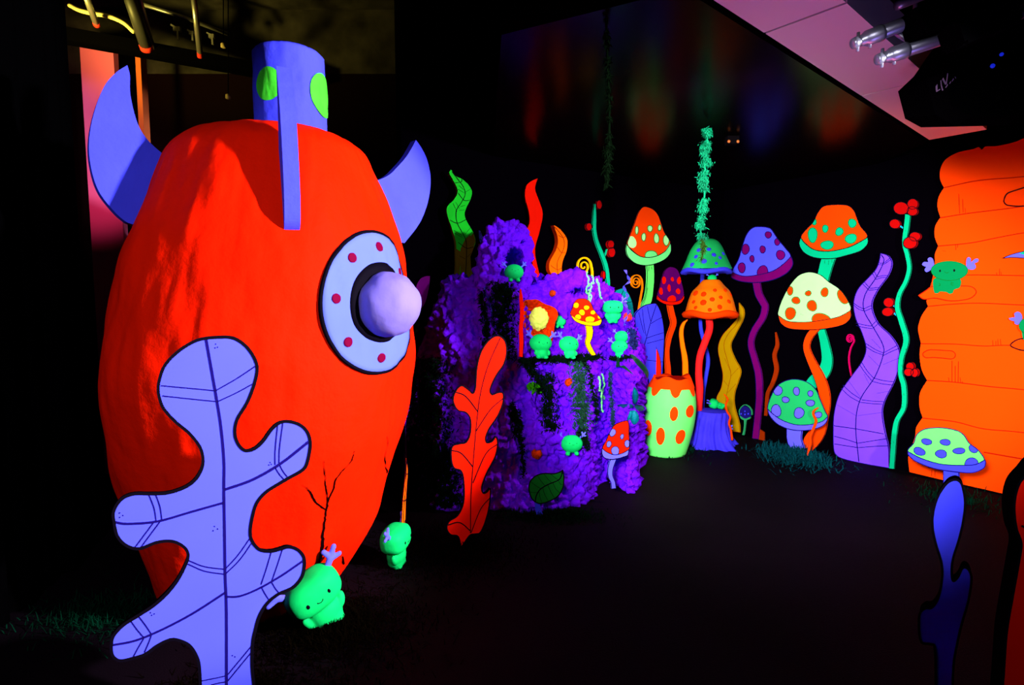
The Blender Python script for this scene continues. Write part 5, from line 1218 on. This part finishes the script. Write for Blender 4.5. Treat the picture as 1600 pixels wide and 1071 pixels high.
vine3d('twisted_vine', 'thin red twisted vine climbing at the right of the blue tree stump', [at_y(1131,616,Yv),at_y(1137,624,Yv),at_y(1134,633,Yv),at_y(1136,643,Yv),at_y(1141,652,Yv),at_y(1139,662,Yv),at_y(1142,672,Yv),at_y(1144,688,Yv)], [.004,.009,.010,.011,.011,.011,.011,.012], DORANGE)
gb = on_floor(1262, 718); Yv = gb.y-.02
vine3d('twisted_vine', 'orange twisted vine rising in front of the green lavender-spotted mushroom', [at_y(1279,637,Yv),at_y(1272,642,Yv),at_y(1271,648,Yv),at_y(1275,658,Yv),at_y(1272,668,Yv),at_y(1266,682,Yv),at_y(1266,694,Yv),at_y(1260,718,Yv)], [.004,.010,.011,.013,.013,.013,.013,.008], DORANGE)

# ------------------------------------------------------------------ moss on the floor and from the ceiling
def floor_moss(label, cx, cy, rx, ry, m, n, L=.05, w=.003, z=0.0, curl=.6, base_m=None):
    """Tufted moss mat: n curved blades over an ellipse of floor (page centre and radii)."""
    c = on_floor(cx, cy); ex = (on_floor(cx+rx, cy)-c).length; ey = abs(on_floor(cx, cy-ry).y-c.y)
    bm = bmesh.new()
    for k in range(n):
        a = random.random()*2*math.pi; q = abs(random.gauss(0, .55))
        p = c+Vector((ex*q*math.cos(a), ey*q*math.sin(a), 0))
        if (p.xy-LW0).dot(LWN) < .08 or (p.xy-LW0).dot(RWN) < .08: continue
        hh = .5+.5*noise.noise(p*7)
        p.z = random.random()**2*L*1.1*hh*max(0, 1-q*q*.6)
        d = Vector((random.gauss(0, 1), random.gauss(0, 1), random.gauss(.5, curl))).normalized()
        if d.z < 0: d.z = -d.z
        blade(bm, p, d, Vector((0, 0, 1)), L*random.uniform(.5, 1.3)*(.6+.6*hh), w)
    o = obj_at('moss_mat', bm, m, c, smooth=False); return tag(o, label, 'moss', kind='stuff')
floor_moss('wispy green moss patch on the dark floor left of the blue oak leaf', 160, 965, 120, 42, MOSSG, 1500, .06, .0025)
floor_moss('dark brown moss carpet around the foot of the red rocket', 520, 985, 140, 60, MOSSB, 6000, .045, .003)
floor_moss('dark moss carpet between the rocket and the red oak leaf', 700, 862, 120, 40, MOSSB, 5000, .045, .003)
floor_moss('green moss mat in front of the spotted pot', 1050, 700, 46, 14, MOSSG, 2200, .05, .004)
floor_moss('teal moss clump around the foot of the lavender mushroom stem', 1240, 716, 48, 16, MOSST, 3200, .095, .005)
floor_moss('wispy green moss patch under the light green mushroom by the trunk', 1490, 780, 72, 24, MOSSG, 900, .06, .003)
floor_moss('dark moss at the foot of the blue oak leaf', 360, 1090, 110, 40, MOSSB, 2500, .05, .003)
floor_moss('dark green moss at the foot of the purple foam mound', 860, 808, 90, 12, MOSSD, 2600, .045, .003)
def hanging(label, path, Y, wpx, m, n, L=.07):
    c = smooth_open([Vector(p) for p in path], 10); bm = bmesh.new(); core = [at_y(q.x, q.y, Y) for q in c]
    bm_tube(bm, core, .006, 5)
    for k in range(n):
        t = random.random()*(len(c)-1); i = int(t); q = c[i].lerp(c[min(i+1, len(c)-1)], t-i); wv = wpx*(.55+.45*noise.noise(Vector((q.y*.06, 3, Y))))
        if noise.noise(Vector((q.x*.2, q.y*.09, 5))) < random.uniform(-.25, .3): continue
        p = at_y(q.x+random.gauss(0, wv*.45), q.y, Y+random.gauss(0, .03)); d = (rv()*.5+Vector((0, 0, -.9))).normalized()
        blade(bm, p, d, rv().normalized(), L*random.uniform(.4, 1.2), .0028)
    o = obj_at('hanging_moss', bm, m, core[0], smooth=False); return tag(o, label, 'moss')
hanging('bright green moss strand hanging from the ceiling onto the green mushroom', [(1104,200),(1106,212),(1101,235),(1104,250),(1099,280),(1101,300),(1098,330),(1094,352),(1097,375)], 4.02, 14, HANGM, 6500, .028)
hanging('dark moss tail draped over the cap of the green domed mushroom', [(1098,372),(1099,385),(1098,398),(1096,404)], 4.02, 5, mat('moss_on_cap', (0.02, 0.06, 0.005), .8), 350, .05)
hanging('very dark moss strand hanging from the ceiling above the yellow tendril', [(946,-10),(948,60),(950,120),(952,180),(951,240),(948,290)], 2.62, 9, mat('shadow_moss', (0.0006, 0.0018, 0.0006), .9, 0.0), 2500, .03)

# ------------------------------------------------------------------ ceiling hardware
def rod(name, label, cat, pts, r, m, seg=12):
    bm = bmesh.new(); bm_tube(bm, pts, r, seg); o = obj_at(name, bm, m, pts[0]); return tag(o, label, cat)
YB = 4.6
CAPR = mat('red_end_cap', (0.6, 0.03, 0.02))
def conduit(label, a, b, Y0, Y1, r, m, cap=True):
    A, B = at_y(*a, Y0), at_y(*b, Y1); o = empty('pipe', A, 0, label, 'pipe'); bm = bmesh.new(); bm_tube(bm, [A, B], r, 14); obj_at('tube', bm, m, None, o)
    if cap:
        d = (B-A).normalized(); bm = bmesh.new(); bm_tube(bm, [B-d*.01, B+d*.03], r*1.06, 14); obj_at('end_cap', bm, CAPR, None, o)
conduit('yellow lit pipe with red end at the top left corner of the picture', (129,-20), (150,36), 4.0, 4.4, .022, TIN)
conduit('thin pipe with red end hanging left of the blue nozzle', (301,-20), (312.5,84), 4.3, 4.7, .022, TIN)
conduit('thick dark pipe under the ceiling at the upper left', (196,-25), (228,72), 4.2, 4.6, .045, mat('dark_pipe', (0.02, 0.02, 0.018), .5, .3))
conduit('dark pipe behind the thick one with a red end', (206,-20), (221,66), 4.5, 4.75, .02, mat('dark_pipe', (0.02, 0.02, 0.018)))
conduit('bundle pipe leaning beside the thick dark pipe', (216,-10), (240,78), 4.3, 4.75, .018, TIN, False)
rod('hose', 'yellow lit hose curving below the ceiling at the upper left', 'hose', smooth_open([at_y(108,8,4.5),at_y(124,16,4.5),at_y(147,21.5,4.5),at_y(163,24,4.5),at_y(178,28.5,4.5),at_y(195,37,4.5),at_y(209,50,4.5)], 6), .016, mat('pale_hose', (0.8, 0.7, 0.3), .4, .4))
rod('angle_bar', 'long grey bar running under the ceiling towards the blue nozzle', 'bar', [at_y(215,4,4.6), at_y(290,28,4.8), at_y(358,54,5.0)], .018, TIN, 4)
def cup(label, x, y, Y):
    t = at_y(x, -40, Y); b = at_y(x, y-3, Y); o = empty('pendant_sensor', b, 0, label, 'sensor')
    bm = bmesh.new(); bm_tube(bm, [t, b], .004, 6); obj_at('cord', bm, BLACK, None, o)
    bm = bmesh.new(); s = 3.6*px_size(Y); lathe(bm, [(s*.5, s*1.0), (s, s*.6), (s*1.05, -s*.8), (s*.7, -s)][::-1], b, 16); obj_at('cup', bm, mat('sensor_cream', (0.35, 0.27, 0.15)), None, o)
cup('upper small cream pendant sensor left of the blue nozzle', 349, 74, 4.75)
cup('lower small cream pendant sensor hanging on a long cord left of the blue nozzle', 356.5, 154, 4.6)
def bracket(label, x, y, Y, s):
    b = at_y(x, y, Y); bm = bmesh.new(); bm_box(bm, b, (.05*s, .03, .035*s)); bm_box(bm, b+Vector((.01, -.01, -.045*s)), (.014, .014, .07*s)); bm_box(bm, b+Vector((-.03*s, 0, .025*s)), (.04*s, .012, .012), Matrix.Rotation(.5, 3, 'Y'))
    o = obj_at('ceiling_clip', bm, TIN, b, smooth=False); tag(o, label, 'clip')
bracket('small metal clip on the ceiling left of the thin red-ended pipe', 277, 46, 4.85, 1.1)
bracket('small metal clip on the ceiling just left of the third clip', 300, 52, 4.9, .8)
bracket('small metal clip on the ceiling right of the thin red-ended pipe', 331, 57, 4.95, .9)
# truss at the upper right
def truss():
    Y = 2.2; A0, A1 = at_y(1352,61,Y), at_y(1560,-20,Y-.0); B0, B1 = at_y(1390,87,Y), at_y(1610,14,Y)
    r = empty('lighting_truss', (A0+B0)/2, 0, 'chrome lighting truss lit pink and blue below the ceiling at the upper right', 'truss')
    for a, b in ((A0, A1), (B0, B1)):
        bm = bmesh.new(); bm_tube(bm, [a, b], .026, 20); obj_at('chord', bm, STEEL, None, r)
        d = (b-a).normalized(); bm = bmesh.new()
        P = [a-d*.055, a-d*.05, a-d*.035, a-d*.034, a-d*.02, a-d*.019, a+d*.005, a+d*.006, a+d*.05, a+d*.052, a+d*.064, a+d*.066]
        Rr = [.012, .02, .022, .016, .016, .021, .021, .029, .029, .031, .031, .026]
        bm_tube(bm, P, Rr, 18); obj_at('coupler', bm, STEEL, None, r)
        bm = bmesh.new(); side = Vector((0, 0, 1)); bm_tube(bm, [a-d*.03+side*.035, a-d*.03-side*.035], .006, 8); obj_at('pin', bm, STEEL, None, r); bm = bmesh.new(); bm_tube(bm, [a+d*.02+side*.005, a+d*.02-side*.04], .006, 8); obj_at('pin', bm, STEEL, None, r)
    for (x0, y0, x1, y1) in ((1400,51,1429,69),(1462,25,1436,64),(1470,20,1500,46)):
        bm = bmesh.new(); bm_tube(bm, [at_y(x0, y0, Y+.02), at_y(x1, y1, Y+.02)], .011, 12); obj_at('brace', bm, STEEL, None, r)
    for x, y in ((1392.7, 36), (1430, 60)):
        pass
truss()
rod('drop_rod', 'thin dark rod rising from the truss near the right end of the pale soffit', 'rod', [at_y(1393,-30,2.8), at_y(1393,34,2.8)], .012, mat('dark_rod', (.2, .12, .16), .4, .4))
rod('drop_rod', 'thin dark rod behind the two chords of the truss', 'rod', [at_y(1430,-30,2.75), at_y(1430,66,2.75)], .010, mat('dark_rod', (.2, .12, .16), .4, .4))
rod('crossbar', 'bright ribbed bar end at the top edge above the truss', 'bar', [at_y(1401,9,2.6), at_y(1415,4,2.6), at_y(1450,-10,2.6)], .02, STEEL)
def clamp(name, label, x, y, Y, sx, sy, rot=-.37):
    b = at_y(x, y, Y); bm = bmesh.new(); bm_box(bm, b, (sx, .10, sy), Matrix.Rotation(rot, 3, 'Y')); bmesh.ops.bevel(bm, geom=bm.edges[:], offset=.012, segments=2)
    o = obj_at(name, bm, BLACK, b, smooth=False); tag(o, label, 'clamp')
clamp('truss_clamp', 'black clamp block gripping the upper chord of the truss', 1472, 22, 2.15, .24, .10)
clamp('truss_clamp', 'black clamp block at the right end of the lower chord of the truss', 1530, 42, 2.1, .22, .09)
def stage_light():
    Y = 2.6; ol = [(1447,123),(1461.5,180),(1494.4,198),(1574.5,196),(1600,178),(1640,150),(1655,90),(1640,20),(1590,-20),(1540,10),(1509,50),(1480,92)]
    n = Vector((.36, -.86, -.36)).normalized()
    P = [at_y(x, y, Y) for x, y in ol]; ctr = sum(P, Vector())/len(P)
    r = empty('stage_light', ctr, 0, 'large black angular stage light hanging in the upper right corner', 'stage light')
    bm = bmesh.new(); back = Vector((.06, .34, .06))
    f = [bm.verts.new(p) for p in P]; f2 = [bm.verts.new(ctr+(p-ctr)*.9+Vector((0, -.06, 0))) for p in P]; g = [bm.verts.new(ctr+(p-ctr)*.85+back) for p in P]
    bm.faces.new(f2); bm.faces.new(g[::-1]); N = len(P)
    for i in range(N):
        j = (i+1) % N; bm.faces.new((f[i], f[j], f2[j], f2[i])); bm.faces.new((g[i], g[j], f[j], f[i]))
    bmesh.ops.recalc_face_normals(bm, faces=bm.faces)
    obj_at('housing', bm, BLACK, None, r, smooth=False)
    def letters(txt_polys, name):
        V, Fc = [], []
        for poly in txt_polys:
            b = len(V)
            for x, y in poly: V.append(at_y(x, y, Y-.066)-r.location)
            for t in tessellate_polygon([[Vector((x, y, 0)) for x, y in poly]]): Fc.append([b+i for i in t])
        me = bpy.data.meshes.new(name); me.from_pydata(V, [], Fc); link(name, me, LETTER, r)
    letters([[(1461.8,135),(1464.8,131),(1465,141),(1469,138.5),(1469,140.5),(1463,144),(1462,140)], [(1469.5,126),(1471,125),(1471.5,133),(1474,141),(1472,142),(1470,134)], [(1471.8,124),(1474,121.5),(1478,129),(1480,114.5),(1481.5,114.5),(1479.5,131),(1477,133)],
             [(1477,137),(1478,135),(1480.5,131),(1481,133),(1479,136.5),(1478,137.5)], [(1483,130.5),(1485.5,126.5),(1486,128.5),(1484,131.5)], [(1487,127),(1489.5,122),(1490.5,124),(1488,127.5)], [(1491.5,120),(1492.5,119.5),(1494,122),(1493.6,123.5)]], 'lettering')
    led = bpy.data.materials.new('blue_led'); led.use_nodes = True; bs = led.node_tree.nodes['Principled BSDF']; bs.inputs['Emission Color'].default_value = (0.01, 0.03, 1, 1); bs.inputs['Emission Strength'].default_value = .5; bs.inputs['Base Color'].default_value = (0, 0, .2, 1)
    for x, y, rr in ((1551,103,3.2),(1565,85,2.6)):
        bm = bmesh.new(); bm_ell(bm, at_y(x, y, Y-.066), (rr*px_size(Y), .008, rr*px_size(Y)), 14, 10); obj_at('indicator_lamp', bm, led, None, r)
    bm = bmesh.new(); bm_tube(bm, [ctr+Vector((.1, .1, .2)), ctr+Vector((.1, .25, .75)), ctr+Vector((.1, .25, 1.3))], .03, 12); obj_at('yoke', bm, BLACK, None, r)
stage_light()
def wall_box():
    h = RB(.06).hit(1512, 213); bm = bmesh.new(); rot = Matrix.Rotation(RB().rz, 3, 'Z')
    bm_box(bm, h, (.20, .10, .085), rot); bm_box(bm, h+Vector((0, 0, -.06)), (.04, .05, .06), rot @ Matrix.Rotation(.4, 3, 'Y')); o = obj_at('wall_speaker', bm, BLACK, h, smooth=False); tag(o, 'small black box fixed high on the wall above the orange trunk', 'speaker box')
wall_box()
def twin_lamp():
    d = ray(1143.5, 226); t = (CEIL-.06-EYE.z)/d.z; p = EYE+d*t; r = empty('emergency_light', p, 0, 'tiny twin-headed emergency light on the black ceiling with two orange glints', 'emergency light')
    bm = bmesh.new(); bm_box(bm, p+Vector((0, 0, .03)), (.09, .06, .06)); obj_at('housing', bm, mat('lamp_grey', (.004, .003, .004), .6, .0), None, r, smooth=False)
    for s in (-1, 1):
        bm = bmesh.new(); bm_ell(bm, p+Vector((s*.035, -.03, .015)), (.012, .012, .012), 16, 10); obj_at('lamp_head', bm, mat('lamp_amber', (.75, .2, .03), .4, .4), None, r)
twin_lamp()
